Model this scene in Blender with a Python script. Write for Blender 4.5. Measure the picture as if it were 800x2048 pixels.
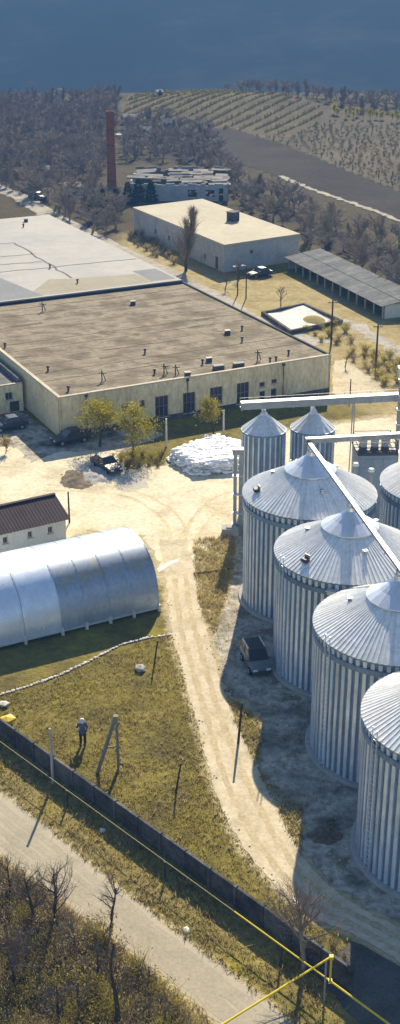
import bpy, bmesh, math, random
import numpy as np
from mathutils import Vector, Matrix

R_ = math.radians
scene = bpy.context.scene
for o in list(bpy.data.objects):
    bpy.data.objects.remove(o)

# ------------------------------------------------------------------ camera, sky, sun, exposure
cam_data = bpy.data.cameras.new('camera')
cam = bpy.data.objects.new('camera', cam_data)
scene.collection.objects.link(cam)
cam.location = (0, 0, 48.234)
cam.rotation_euler = (R_(90 - 24.2057), 0, 0)
cam_data.sensor_fit = 'VERTICAL'
cam_data.sensor_height = 24.0
cam_data.lens = 2520.0 / 2048.0 * 24.0
cam_data.clip_start = 0.5
cam_data.clip_end = 6000
scene.camera = cam

SUN_EL, SUN_AZ = 34.0, 8.0          # azimuth measured from +Y towards +X
world = bpy.data.worlds.new('World')
scene.world = world
world.use_nodes = True
wn = world.node_tree
wn.nodes.clear()
sky = wn.nodes.new('ShaderNodeTexSky')
sky.sky_type = 'NISHITA'
sky.sun_disc = False
sky.sun_elevation = R_(SUN_EL)
sky.sun_rotation = R_(SUN_AZ)
sky.air_density = 1.0
sky.dust_density = 0.3
sky.ozone_density = 2.0
bg = wn.nodes.new('ShaderNodeBackground')
bg.inputs['Strength'].default_value = 0.085
wo = wn.nodes.new('ShaderNodeOutputWorld')
wn.links.new(sky.outputs[0], bg.inputs['Color'])
wn.links.new(bg.outputs[0], wo.inputs['Surface'])

sl = bpy.data.lights.new('sun', 'SUN')
sl.energy = 5.0
sl.angle = R_(0.5)
sl.color = (1.0, 0.86, 0.63)
sun = bpy.data.objects.new('sun', sl)
scene.collection.objects.link(sun)
sd = Vector((math.sin(R_(SUN_AZ)) * math.cos(R_(SUN_EL)), math.cos(R_(SUN_AZ)) * math.cos(R_(SUN_EL)), math.sin(R_(SUN_EL))))
sun.rotation_euler = sd.to_track_quat('Z', 'Y').to_euler()
sun.location = (20, 150, 120)

scene.view_settings.view_transform = 'Standard'
scene.view_settings.look = 'None'
scene.view_settings.gamma = 1
scene.view_settings.exposure = 1.12
scene.view_settings.use_curve_mapping = False
scene.render.engine = 'CYCLES'
scene.cycles.max_bounces = 6
scene.cycles.diffuse_bounces = 3
scene.cycles.volume_bounces = 0
scene.cycles.use_denoising = True

COL = scene.collection

# ------------------------------------------------------------------ materials
def nd(nt, kind, **kw):
    n = nt.nodes.new(kind)
    for k, v in kw.items():
        setattr(n, k, v)
    return n

def ramp(nt, fac, cols, lo=0.3, hi=0.7):
    r = nd(nt, 'ShaderNodeValToRGB')
    el = r.color_ramp.elements
    while len(el) < len(cols):
        el.new(0.5)
    for i, c in enumerate(cols):
        el[i].position = lo + (hi - lo) * i / max(1, len(cols) - 1)
        el[i].color = (c[0], c[1], c[2], 1)
    nt.links.new(fac, r.inputs['Fac'])
    return r.outputs['Color']

def noise(nt, vec, scale, detail=4, rough=0.6, dist=0.0):
    n = nd(nt, 'ShaderNodeTexNoise')
    n.inputs['Scale'].default_value = scale
    n.inputs['Detail'].default_value = detail
    n.inputs['Roughness'].default_value = rough
    n.inputs['Distortion'].default_value = dist
    nt.links.new(vec, n.inputs['Vector'])
    return n.outputs['Fac']

def mixc(nt, fac, a, b, mode='MIX'):
    m = nd(nt, 'ShaderNodeMix', data_type='RGBA', blend_type=mode)
    for sock, v in ((m.inputs[0], fac), (m.inputs[6], a), (m.inputs[7], b)):
        if isinstance(v, bpy.types.NodeSocket):
            nt.links.new(v, sock)
        elif isinstance(v, (int, float)):
            sock.default_value = v
        else:
            sock.default_value = (v[0], v[1], v[2], 1)
    return m.outputs[2]

def mth(nt, op, a, b=0.0, clamp=False):
    m = nd(nt, 'ShaderNodeMath', operation=op, use_clamp=clamp)
    for i, v in enumerate((a, b)):
        if isinstance(v, bpy.types.NodeSocket):
            nt.links.new(v, m.inputs[i])
        else:
            m.inputs[i].default_value = v
    return m.outputs[0]

MATS = {}
def mat(name, cols, scale=1.0, rough=0.85, metal=0.0, bump=0.0, bscale=None, fine=0.25, fscale=None, stretch=(1, 1, 1), local=False,
        lo=0.32, hi=0.68, spec=0.3, rvar=0.0, bdist=0.03, trans=0.0, orand=0.0):
    m = bpy.data.materials.new(name)
    m.use_nodes = True
    nt = m.node_tree
    bs = nt.nodes['Principled BSDF']
    if local:
        src = nd(nt, 'ShaderNodeTexCoord').outputs['Object']
    else:
        src = nd(nt, 'ShaderNodeNewGeometry').outputs['Position']
    mp = nd(nt, 'ShaderNodeMapping')
    mp.inputs['Scale'].default_value = stretch
    nt.links.new(src, mp.inputs['Vector'])
    v = mp.outputs['Vector']
    base = noise(nt, v, scale)
    c = ramp(nt, base, cols, lo, hi)
    if fine:
        f = noise(nt, v, fscale or scale * 9, 5, 0.7)
        g = ramp(nt, f, [(1 - fine,) * 3, (1 + fine * 0.6,) * 3], 0.3, 0.7)
        c = mixc(nt, 1.0, c, g, 'MULTIPLY')
    if orand:      # every sheet has aged a little differently
        oi = nd(nt, 'ShaderNodeObjectInfo').outputs['Random']
        g = ramp(nt, oi, [(1 - orand,) * 3, (1 + orand * .4,) * 3], 0.0, 1.0)
        c = mixc(nt, 1.0, c, g, 'MULTIPLY')
    nt.links.new(c, bs.inputs['Base Color'])
    bs.inputs['Roughness'].default_value = rough
    bs.inputs['Metallic'].default_value = metal
    bs.inputs['Specular IOR Level'].default_value = .06 if (rough >= .8 and spec == 0.3) else spec
    if rvar:
        rn = noise(nt, v, scale * 2.3)
        rr = mth(nt, 'MULTIPLY_ADD', rn, rvar)
        rr.node.inputs[2].default_value = rough - rvar * 0.5
        nt.links.new(rr, bs.inputs['Roughness'])
    if bump:
        bn = noise(nt, v, bscale or scale * 6, 5, 0.7)
        b = nd(nt, 'ShaderNodeBump')
        b.inputs['Strength'].default_value = bump
        b.inputs['Distance'].default_value = bdist
        nt.links.new(bn, b.inputs['Height'])
        nt.links.new(b.outputs[0], bs.inputs['Normal'])
    if trans:
        tb = nd(nt, 'ShaderNodeBsdfTranslucent'); nt.links.new(c, tb.inputs['Color'])
        mx = nd(nt, 'ShaderNodeMixShader'); mx.inputs[0].default_value = trans
        nt.links.new(bs.outputs[0], mx.inputs[1]); nt.links.new(tb.outputs[0], mx.inputs[2])
        nt.links.new(mx.outputs[0], nt.nodes['Material Output'].inputs['Surface'])
    MATS[name] = m
    return m

mat('gravel', [(.50, .44, .30), (.66, .59, .43), (.74, .68, .52)], .25, .95, bump=.6, bscale=5, fine=.28, fscale=2.2, bdist=.06)
mat('track', [(.43, .375, .26), (.53, .465, .335), (.59, .525, .39)], .5, .95, bump=.5, bscale=6, fine=.22, fscale=3, bdist=.05)
mat('asphalt', [(.33, .296, .228), (.385, .346, .268), (.41, .368, .286)], .3, .9, bump=.3, bscale=20, fine=.12, fscale=4)
mat('rut', [(.41, .345, .22), (.52, .44, .295)], .8, .95, bump=.4, bscale=8, fine=.3, fscale=4)
mat('road_wear', [(.31, .28, .215), (.37, .332, .257)], .6, .9, fine=.2, fscale=5)
mat('yard_rut', [(.49, .41, .26), (.66, .57, .38)], .5, .95, bump=.4, bscale=8, fine=.3, fscale=3)
mat('apron', [(.12, .11, .09), (.30, .275, .235), (.50, .465, .39), (.20, .17, .11)], .35, .95, bump=.9, bscale=2.6, fine=.5, fscale=1.7, bdist=.15)
mat('concrete_path', [(.40, .38, .33), (.48, .45, .39)], .5, .9, bump=.3, bscale=8, fine=.15)
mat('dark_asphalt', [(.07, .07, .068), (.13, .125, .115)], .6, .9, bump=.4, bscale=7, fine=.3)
mat('plough', [(.026, .023, .022), (.042, .036, .033), (.06, .05, .042)], .05, .95, bump=.8, bscale=.5, fine=.3, fscale=.5, bdist=.3)
mat('lane', [(.34, .31, .26), (.45, .42, .36)], .12, .95, bump=.4, bscale=2, fine=.35, fscale=.8)
mat('vine_soil', [(.085, .072, .05), (.12, .10, .065), (.15, .125, .075)], .06, .95, fine=.3, fscale=.4)
mat('concrete', [(.34, .33, .31), (.46, .44, .41)], .7, .9, bump=.3, bscale=8, fine=.2)
mat('concrete_dark', [(.06, .06, .064), (.105, .105, .11), (.16, .157, .15)], .8, .9, bump=.4, bscale=5, fine=.4, fscale=4, orand=.3)
mat('white_concrete', [(.62, .6, .55), (.75, .73, .68)], 1.2, .85, fine=.2)
mat('zinc', [(.76, .79, .82), (.86, .88, .90)], .6, .38, .6, fine=.12, fscale=3, rvar=.16, stretch=(1, 1, .35))
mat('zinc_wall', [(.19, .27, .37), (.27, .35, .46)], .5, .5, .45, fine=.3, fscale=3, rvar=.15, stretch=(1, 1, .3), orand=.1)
mat('zinc_rib', [(.70, .80, .92), (.80, .88, .97)], .5, .42, .5, fine=.3, fscale=2.2, rvar=.2, stretch=(1, 1, .3), orand=.2)
mat('zinc_roof', [(.78, .77, .73), (.88, .87, .83), (.82, .79, .73)], .5, .32, .3, fine=.2, fscale=3, rvar=.2, orand=.14)
mat('steel_white', [(.62, .63, .62), (.74, .74, .72)], .8, .5, .3, fine=.15)
mat('steel_pale', [(.26, .275, .29), (.38, .39, .40)], .9, .5, .4, fine=.3, fscale=5)
mat('steel_grey', [(.30, .31, .33), (.42, .43, .44)], .8, .55, .5, fine=.2)
mat('steel_dark', [(.05, .052, .06), (.10, .10, .11)], 1, .6, .3, fine=.2)
mat('blue_panel', [(.24, .30, .38), (.32, .38, .46)], .5, .5, .3, fine=.15)
mat('cream_wall', [(.66, .55, .34), (.80, .68, .44), (.85, .74, .51)], .45, .9, bump=.2, bscale=6, fine=.3, fscale=3.2, stretch=(1, 1, .35))
mat('cream_side', [(.62, .51, .31), (.76, .65, .44), (.70, .57, .33)], .4, .9, fine=.2, fscale=2)
mat('tan_roof', [(.14, .118, .083), (.20, .17, .122), (.30, .26, .192), (.155, .132, .095)], .28, .92, bump=.3, bscale=2.5, fine=.3, fscale=1.9, stretch=(.85, 1.1, 1))
mat('tan_patch', [(.26, .225, .17), (.31, .27, .205)], .4, .92, fine=.3, fscale=1.5)
mat('tan_dark', [(.14, .115, .08), (.18, .15, .108)], .4, .92, fine=.3, fscale=1.5)
mat('light_roof', [(.23, .235, .24), (.28, .28, .275), (.32, .315, .30)], .08, .75, fine=.12, fscale=.5)
mat('roof_patch', [(.30, .275, .21), (.36, .33, .26)], .2, .85, fine=.15)
mat('roof_patch_grey', [(.19, .205, .22), (.235, .245, .255)], .2, .8, fine=.12)
mat('edge_shade', [(.035, .035, .04), (.06, .06, .065)], .6, .8, fine=.3)  # near-black tone that paints shade onto the hall's roof edges
mat('coping', [(.50, .44, .33), (.62, .56, .44)], .5, .9, fine=.25)
mat('window_dark', [(.025, .026, .045), (.06, .055, .085)], 1.5, .35, fine=.3, spec=.5)
mat('window_frame', [(.30, .28, .27), (.40, .37, .34)], 1.5, .7, fine=.2)
mat('grey_plaster', [(.34, .35, .37), (.44, .45, .46), (.40, .39, .37)], .3, .9, fine=.18, fscale=2)
mat('cream_roof', [(.46, .42, .32), (.53, .485, .38)], .15, .85, fine=.12, fscale=.8)
mat('slate_roof', [(.13, .137, .145), (.20, .205, .21)], .4, .85, fine=.3, fscale=1.2, orand=.22)
mat('brick', [(.20, .065, .035), (.28, .10, .055), (.24, .085, .05)], .6, .9, bump=.3, bscale=6, fine=.25)
mat('rubble', [(.20, .19, .17), (.34, .325, .30)], .5, .95, fine=.35)
mat('brown_roof', [(.035, .024, .03), (.055, .036, .042)], .6, .8, .0, fine=.2, spec=.15, orand=.2)
mat('white_wall', [(.74, .72, .66), (.84, .82, .77)], .6, .9, fine=.15)
mat('hangar_shiny', [(.72, .80, .90), (.80, .87, .95)], .5, .28, .34, fine=.1, fscale=2, stretch=(1, 1, .4), rvar=.1, orand=.1)
mat('sack', [(.80, .80, .80), (.88, .88, .87)], 1.1, .6, fine=.06, orand=.06)
mat('sack_shade', [(.50, .52, .56), (.62, .64, .68)], 1.1, .6, fine=.12)  # greyed copy of the white sack, painting shade into the heap's sides
mat('bark', [(.055, .042, .032), (.10, .08, .062)], 2, .95, fine=.3)
mat('bark_pale', [(.20, .17, .13), (.30, .26, .21)], 2, .95, fine=.3)
mat('twig', [(.14, .11, .09), (.20, .16, .13)], .4, .95, fine=.2)
mat('twig_wood', [(.26, .22, .20), (.34, .28, .24), (.29, .25, .22)], .03, .95, fine=.2)
mat('twig_tan', [(.34, .28, .21), (.42, .35, .26)], .05, .95, fine=.2)
mat('orchard_twig', [(.30, .26, .16), (.40, .34, .19), (.33, .29, .2)], .05, .95, fine=.2)
mat('twig_pink', [(.21, .165, .135), (.28, .22, .175)], .6, .95, fine=.2)
mat('poplar_twig', [(.22, .17, .115), (.30, .235, .165)], .6, .95, fine=.2)
mat('leaf_yellow', [(.28, .25, .035), (.42, .37, .05), (.52, .45, .07)], .5, .8, fine=.2, trans=.55)
mat('leaf_olive', [(.19, .17, .06), (.38, .33, .065), (.58, .51, .08)], .45, .85, fine=.3, trans=.5)
mat('leaf_brown', [(.25, .205, .135), (.44, .36, .22), (.34, .27, .12)], .5, .9, fine=.3, trans=.45)
mat('evergreen', [(.012, .03, .026), (.03, .055, .042)], .4, .8, fine=.3)
mat('grass_blade', [(.15, .12, .055), (.25, .21, .06), (.34, .29, .07), (.22, .195, .045)], .35, .9, fine=.25, fscale=1.5, trans=.55)
mat('straw', [(.40, .32, .14), (.52, .43, .20)], .5, .9, fine=.2, trans=.4)
mat('vine', [(.48, .40, .13), (.60, .50, .18), (.44, .37, .14)], .05, .9, fine=.2, trans=.4)
mat('wood', [(.20, .175, .15), (.30, .27, .24)], 1.5, .9, fine=.25, stretch=(1, 1, .3))
mat('wood_dark', [(.045, .036, .03), (.08, .065, .05)], 1.5, .9, fine=.25)
mat('gas_yellow', [(.62, .46, .02), (.70, .54, .04)], 1.5, .55, fine=.12)
mat('gas_faded', [(.27, .23, .11), (.33, .275, .13)], 1.5, .7, fine=.15)
mat('stone_white', [(.62, .60, .55), (.75, .73, .69)], 1.2, .9, fine=.2)
mat('soil', [(.15, .12, .085), (.24, .195, .14)], .8, .95, bump=.8, bscale=4, fine=.4, bdist=.1)
mat('car_black', [(.018, .02, .024), (.03, .033, .04)], 1, .45, .0, fine=.05, spec=.6)
mat('car_grey', [(.15, .16, .175), (.20, .21, .22)], 1, .35, .4, fine=.08, spec=.5)
mat('car_red', [(.20, .03, .025), (.26, .04, .03)], 1, .35, .2, fine=.08, spec=.5)
mat('car_blue', [(.035, .05, .085), (.05, .07, .11)], 1, .3, .2, fine=.08, spec=.5)
mat('car_white', [(.62, .62, .60), (.70, .70, .68)], 1, .35, .1, fine=.06, spec=.5)
mat('glass_dark', [(.012, .014, .018), (.02, .024, .03)], 1, .12, 0, fine=0, spec=.6)
mat('rubber', [(.015, .015, .016), (.025, .025, .025)], 2, .85, fine=.2)
mat('lamp_glass', [(.7, .7, .68), (.8, .8, .78)], 2, .25, fine=0)
mat('skin', [(.42, .25, .17), (.48, .29, .20)], 3, .6, fine=.05)
mat('jacket', [(.08, .095, .16), (.14, .16, .24)], 3, .85, fine=.2)
mat('trousers', [(.03, .028, .03), (.055, .05, .05)], 3, .9, fine=.2)
mat('scarf', [(.62, .60, .62), (.72, .70, .72)], 3, .85, fine=.1)
mat('yellow_plastic', [(.60, .42, .01), (.68, .50, .03)], 2, .5, fine=.1)
mat('forest', [(.006, .009, .008), (.02, .024, .018), (.075, .07, .055)], .007, .95, fine=.5, fscale=.05, lo=.36, hi=.64)

def streak_metal(name, base, dirt, lo, hi):
    """weathered galvanised sheet of the hangar: brown stains run down from the ridge seams"""
    m = bpy.data.materials.new(name); m.use_nodes = True
    nt = m.node_tree; bs = nt.nodes['Principled BSDF']
    co = nd(nt, 'ShaderNodeTexCoord').outputs['Object']
    mp = nd(nt, 'ShaderNodeMapping'); mp.inputs['Scale'].default_value = (2.2, .5, .5)
    nt.links.new(co, mp.inputs['Vector'])
    n1 = noise(nt, mp.outputs[0], .7, 6, .7)
    sx = nd(nt, 'ShaderNodeSeparateXYZ'); nt.links.new(co, sx.inputs[0])
    band = mth(nt, 'SUBTRACT', 1.0, mth(nt, 'ABSOLUTE', mth(nt, 'MULTIPLY', mth(nt, 'SUBTRACT', sx.outputs[2], 4.0), .75)), True)
    low = mth(nt, 'SUBTRACT', 1.0, mth(nt, 'ABSOLUTE', mth(nt, 'MULTIPLY', mth(nt, 'SUBTRACT', sx.outputs[2], 1.0), 1.1)), True)
    st = mth(nt, 'ADD', mth(nt, 'MULTIPLY', band, .34), mth(nt, 'MULTIPLY', low, .12))
    f = mth(nt, 'ADD', mth(nt, 'MULTIPLY', n1, .75), st)
    c = ramp(nt, f, [base, (base[0] * .8, base[1] * .8, base[2] * .8), dirt], lo, hi)
    f2 = noise(nt, co, 3, 5, .7)
    c = mixc(nt, 1.0, c, ramp(nt, f2, [(.82,) * 3, (1.1,) * 3], .3, .7), 'MULTIPLY')
    nt.links.new(c, bs.inputs['Base Color'])
    bs.inputs['Metallic'].default_value = .35
    r = mth(nt, 'MULTIPLY_ADD', f, .35); r.node.inputs[2].default_value = .22
    nt.links.new(r, bs.inputs['Roughness'])
    MATS[name] = m
streak_metal('hangar_dull', (.42, .50, .60), (.46, .40, .29), .42, .74)

def ground_material():
    m = bpy.data.materials.new('dry_grass_ground'); m.use_nodes = True
    nt = m.node_tree; bs = nt.nodes['Principled BSDF']
    pos = nd(nt, 'ShaderNodeNewGeometry').outputs['Position']
    a = ramp(nt, noise(nt, pos, .28, 6, .65), [(.10, .08, .038), (.165, .14, .045), (.225, .19, .05), (.135, .12, .036)], .3, .72)
    y = ramp(nt, noise(nt, pos, .16, 4, .55, .4), [(0, 0, 0), (0, 0, 0), (1, 1, 1)], .45, .72)
    a = mixc(nt, mth(nt, 'MULTIPLY', y, .75), a, (.31, .275, .035))
    b = ramp(nt, noise(nt, pos, 1.5, 6, .7), [(.66,) * 3, (1.0,) * 3, (1.25,) * 3], .3, .7)
    a = mixc(nt, 1.0, a, b, 'MULTIPLY')
    at = nd(nt, 'ShaderNodeVertexColor', layer_name='zone')
    sp = nd(nt, 'ShaderNodeSeparateColor')
    nt.links.new(at.outputs['Color'], sp.inputs[0])
    # green: dust trodden out of the gravel; red: leaf litter under the woods; blue: pale dry grass
    lit = ramp(nt, noise(nt, pos, .12, 5, .7), [(.036, .031, .028), (.055, .046, .04), (.08, .066, .052)], .3, .7)
    a = mixc(nt, sp.outputs[0], a, mixc(nt, 1.0, lit, b, 'MULTIPLY'))
    pal = ramp(nt, noise(nt, pos, .3, 5, .7), [(.26, .205, .09), (.38, .31, .15), (.46, .39, .22)], .3, .7)
    a = mixc(nt, sp.outputs[2], a, mixc(nt, .7, pal, b, 'MULTIPLY'))
    dn = mth(nt, 'ADD', sp.outputs[1], mth(nt, 'SUBTRACT', noise(nt, pos, 1.6, 5, .7), .5))
    dn = mth(nt, 'MULTIPLY', mth(nt, 'SUBTRACT', dn, .42), 3.0, True)
    a = mixc(nt, dn, a, mixc(nt, 1.0, (.47, .40, .25), b, 'MULTIPLY'))
    nt.links.new(a, bs.inputs['Base Color'])
    bs.inputs['Roughness'].default_value = .95
    bs.inputs['Specular IOR Level'].default_value = .05
    bn = noise(nt, pos, 2.5, 6, .75)
    bp = nd(nt, 'ShaderNodeBump'); bp.inputs['Strength'].default_value = .8; bp.inputs['Distance'].default_value = .25
    nt.links.new(bn, bp.inputs['Height']); nt.links.new(bp.outputs[0], bs.inputs['Normal'])
    MATS['ground'] = m
ground_material()

# ------------------------------------------------------------------ mesh helpers
class MB:
    def __init__(s):
        s.v = []; s.f = []
    def add(s, vs, fs):
        n = len(s.v)
        s.v += [tuple(p) for p in vs]
        s.f += [tuple(i + n for i in f) for f in fs]
        return s
    def box(s, c, d, rz=0.0, M=None):
        x, y, z = (k / 2 for k in d)
        vs = [(i, j, k) for k in (-z, z) for j in (-y, y) for i in (-x, x)]
        if M is not None:
            vs = [M @ Vector(p) for p in vs]
        elif rz:
            cs, sn = math.cos(rz), math.sin(rz)
            vs = [(p[0] * cs - p[1] * sn, p[0] * sn + p[1] * cs, p[2]) for p in vs]
        vs = [(p[0] + c[0], p[1] + c[1], p[2] + c[2]) for p in vs]
        return s.add(vs, [(0, 2, 3, 1), (4, 5, 7, 6), (0, 1, 5, 4), (1, 3, 7, 5), (3, 2, 6, 7), (2, 0, 4, 6)])
    def bar(s, a, b, w, h=None):
        """a straight bar of width w and height h between two points"""
        a = Vector(a); b = Vector(b); h = h or w
        d = (b - a); L = d.length
        M = d.to_track_quat('X', 'Z').to_matrix()
        return s.box((a + b) / 2, (L, w, h), M=M)
    def tube(s, pts, rad, n=6, cap=True):
        pts = [Vector(p) for p in pts]
        if not isinstance(rad, (list, tuple)):
            rad = [rad] * len(pts)
        vs = []; fs = []
        for i, p in enumerate(pts):
            d = (pts[min(i + 1, len(pts) - 1)] - pts[max(i - 1, 0)])
            q = d.to_track_quat('Z', 'Y').to_matrix()
            for k in range(n):
                t = 2 * math.pi * k / n
                vs.append(p + q @ Vector((math.cos(t) * rad[i], math.sin(t) * rad[i], 0)))
        for i in range(len(pts) - 1):
            for k in range(n):
                fs.append((i * n + k, i * n + (k + 1) % n, (i + 1) * n + (k + 1) % n, (i + 1) * n + k))
        if cap:
            fs.append(tuple(range(n - 1, -1, -1))); fs.append(tuple(range((len(pts) - 1) * n, len(pts) * n)))
        return s.add(vs, fs)
    def lathe(s, prof, n=32, c=(0, 0, 0)):
        """profile [(r, z)] turned round the z axis"""
        vs = []; fs = []
        for r, z in prof:
            for k in range(n):
                t = 2 * math.pi * k / n
                vs.append((c[0] + r * math.cos(t), c[1] + r * math.sin(t), c[2] + z))
        for i in range(len(prof) - 1):
            for k in range(n):
                fs.append((i * n + k, i * n + (k + 1) % n, (i + 1) * n + (k + 1) % n, (i + 1) * n + k))
        return s.add(vs, fs)
    def prism(s, poly, z0, z1):
        n = len(poly)
        vs = [(p[0], p[1], z0) for p in poly] + [(p[0], p[1], z1) for p in poly]
        fs = [tuple(range(n - 1, -1, -1)), tuple(range(n, 2 * n))] + [(i, (i + 1) % n, n + (i + 1) % n, n + i) for i in range(n)]
        return s.add(vs, fs)
    def mesh(s, name, m=None, smooth=False):
        me = bpy.data.meshes.new(name)
        me.from_pydata(s.v, [], s.f)
        if m:
            me.materials.append(MATS[m])
        if smooth:
            me.polygons.foreach_set('use_smooth', [True] * len(me.polygons))
        me.update()
        return me
    def build(s, name, m, parent=None, smooth=False, fixn=False):
        me = s.mesh(name, m, smooth)
        if fixn:
            bm = bmesh.new(); bm.from_mesh(me); bmesh.ops.recalc_face_normals(bm, faces=bm.faces); bm.to_mesh(me); bm.free()
        return link(name, me, parent)

def link(name, me, parent=None):
    o = bpy.data.objects.new(name, me)
    COL.objects.link(o)
    if parent:
        o.parent = parent
    return o

def tag(o, label=None, cat=None, group=None, kind=None):
    if label: o['label'] = label
    if cat: o['category'] = cat
    if group: o['group'] = group
    if kind: o['kind'] = kind
    return o

def thing(name, label, cat, loc=(0, 0, 0), rz=0.0, group=None):
    o = bpy.data.objects.new(name, None)
    COL.objects.link(o)
    o.location = (loc[0], loc[1], loc[2] if len(loc) > 2 else 0.0)
    o.rotation_euler = (0, 0, rz)
    o.empty_display_size = 0.3
    return tag(o, label, cat, group)

def kids(o):
    return [c for c in bpy.data.objects if c.parent == o]

def copy_tree(root, loc, rz=None, label=None, scale=None):
    r = root.copy(); COL.objects.link(r)
    r.location = (loc[0], loc[1], loc[2] if len(loc) > 2 else 0.0)
    if rz is not None: r.rotation_euler = (0, 0, rz)
    if label: r['label'] = label
    if scale is not None: r.scale = scale if isinstance(scale, tuple) else (scale,) * 3
    for ch in root.children:
        c = ch.copy(); COL.objects.link(c); c.parent = r
        for g in ch.children:
            d = g.copy(); COL.objects.link(d); d.parent = c
    return r

def inside(poly, x, y):
    """x, y arrays -> bool"""
    poly = np.array(poly); c = np.zeros(np.shape(x), bool); j = len(poly) - 1
    for i in range(len(poly)):
        xi, yi = poly[i]; xj, yj = poly[j]
        t = ((yi > y) != (yj > y))
        with np.errstate(divide='ignore', invalid='ignore'):
            c ^= t & (x < (xj - xi) * (y - yi) / ((yj - yi) if yj != yi else 1e-9) + xi)
        j = i
    return c

def poly_dist(poly, x, y):
    poly = np.array(poly); d = np.full(np.shape(x), 1e9)
    for i in range(len(poly)):
        a = poly[i]; b = poly[(i + 1) % len(poly)]; ab = b - a
        t = np.clip(((x - a[0]) * ab[0] + (y - a[1]) * ab[1]) / max(1e-9, ab @ ab), 0, 1)
        d = np.minimum(d, np.hypot(x - a[0] - t * ab[0], y - a[1] - t * ab[1]))
    return np.where(inside(poly, x, y), -d, d)

def sm(a, b, x):
    t = np.clip((x - a) / (b - a), 0, 1)
    return t * t * (3 - 2 * t)

def terr(x, y):
    """height of the land: level round the works, a low vineyard knoll, a valley, then a wooded hill far off"""
    x = np.asarray(x, float); y = np.asarray(y, float)
    z = 4.5 * np.exp(-((x - 12) / 60) ** 2 - ((y - 425) / 36) ** 2) * sm(300, 360, y)
    z = z - 118 * sm(455, 950, y)
    z = z + 190 * sm(1050, 2050, y + 50 * np.sin(x / 260.0))
    return z

def smooth_line(pts, n=8):
    """Catmull-Rom through pts"""
    pts = [np.array(p, float) for p in pts]; out = []
    for i in range(len(pts) - 1):
        p0 = pts[max(i - 1, 0)]; p1 = pts[i]; p2 = pts[i + 1]; p3 = pts[min(i + 2, len(pts) - 1)]
        for k in range(n):
            t = k / n
            out.append(.5 * ((2 * p1) + (-p0 + p2) * t + (2 * p0 - 5 * p1 + 4 * p2 - p3) * t * t + (-p0 + 3 * p1 - 3 * p2 + p3) * t ** 3))
    out.append(pts[-1])
    return out

def sheet(name, poly, z, m, jit=.12, step=.5, seed=1, **kw):
    """a flat sheet of ground with an uneven edge"""
    rnd = random.Random(seed); out = []
    n = len(poly)
    for i in range(n):
        a = np.array(poly[i], float); b = np.array(poly[(i + 1) % n], float)
        L = np.linalg.norm(b - a); k = max(1, int(L / step))
        for q in range(k):
            p = a + (b - a) * q / k
            out.append((p[0] + rnd.uniform(-jit, jit), p[1] + rnd.uniform(-jit, jit)))
    bm = bmesh.new()
    vs = [bm.verts.new((p[0], p[1], z)) for p in out]
    f = bm.faces.new(vs)
    bm.normal_update()
    if f.normal.z < 0: f.normal_flip()
    bmesh.ops.triangulate(bm, faces=bm.faces)
    me = bpy.data.meshes.new(name); bm.to_mesh(me); bm.free()
    me.materials.append(MATS[m])
    return tag(link(name, me), kind='structure', **kw)

def land_sheet(name, poly, off, m, res):
    """a sheet that follows the land"""
    p = np.array(poly); x0, y0 = p.min(0); x1, y1 = p.max(0)
    xs = np.arange(x0, x1 + res, res); ys = np.arange(y0, y1 + res, res)
    X, Y = np.meshgrid(xs, ys); Z = terr(X, Y) + off
    cx = (X[:-1, :-1] + X[1:, 1:]) / 2; cy = (Y[:-1, :-1] + Y[1:, 1:]) / 2
    ok = inside(poly, cx, cy)
    idx = np.arange(X.size).reshape(X.shape)
    f = np.stack([idx[:-1, :-1], idx[:-1, 1:], idx[1:, 1:], idx[1:, :-1]], -1)[ok]
    used = np.unique(f); mp = np.zeros(X.size, int); mp[used] = np.arange(len(used))
    me = bpy.data.meshes.new(name)
    me.from_pydata(np.stack([X.ravel(), Y.ravel(), Z.ravel()], 1)[used].tolist(), [], mp[f].tolist())
    me.materials.append(MATS[m])
    return tag(link(name, me), kind='structure')

# ------------------------------------------------------------------ the lie of the land
TRACK_L = [(-3.65, 101.22), (-2.82, 93.02), (-2.11, 84.29), (-1.08, 77.79), (0.00, 70.86), (1.00, 64.58), (2.08, 60.46), (3.44, 57.43), (4.86, 55.06), (6.51, 53.29), (8.16, 52.23), (10.40, 50.16), (12.60, 47.93)]
TRACK_R = [(-1.25, 101.22), (-0.51, 95.32), (-0.12, 89.95), (1.11, 80.22), (2.23, 73.27), (3.27, 68.69), (4.49, 63.82), (5.35, 60.46), (6.31, 57.56), (7.80, 55.27), (9.30, 53.87), (10.77, 52.72), (13.16, 51.05)]
track_poly = smooth_line(TRACK_L) + smooth_line(TRACK_R)[::-1]
ROAD_U = [(-34.97, 88.11), (-26.24, 79.03), (-18.85, 71.33), (-14.78, 67.09), (-12.50, 64.63), (-7.96, 59.72), (-4.19, 55.43), (0.00, 50.98), (3.49, 47.21), (5.76, 44.62)]
ROAD_L = [(-31.90, 78.47), (-24.12, 70.86), (-17.43, 64.32), (-13.71, 60.69), (-10.96, 57.99), (-7.45, 54.54), (-3.96, 51.34), (-1.27, 48.54), (0.98, 46.06), (2.86, 44.17)]
road_poly = smooth_line(ROAD_U) + smooth_line(ROAD_L)[::-1]
yard_poly = [(-32.25, 126.83), (-24.35, 124.60), (-19.17, 123.44), (-17.39, 119.65), (-14.61, 122.44), (-8.65, 123.15), (-7.58, 117.89), (-3.56, 118.97), (3.67, 123.15), (6.48, 127.59), (22.53, 133.95), (32.75, 129.13), (29.69, 115.02), (20.79, 111.90), (14.31, 110.09), (7.56, 108.91), (4.14, 105.50), (3.37, 102.47), (1.77, 100.81), (0.35, 99.39), (-0.51, 96.26), (-0.63, 94.85), (-2.83, 93.47), (-3.53, 97.41), (-5.16, 102.26), (-9.95, 103.32), (-19.17, 93.47), (-28.50, 90.81)]
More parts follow.
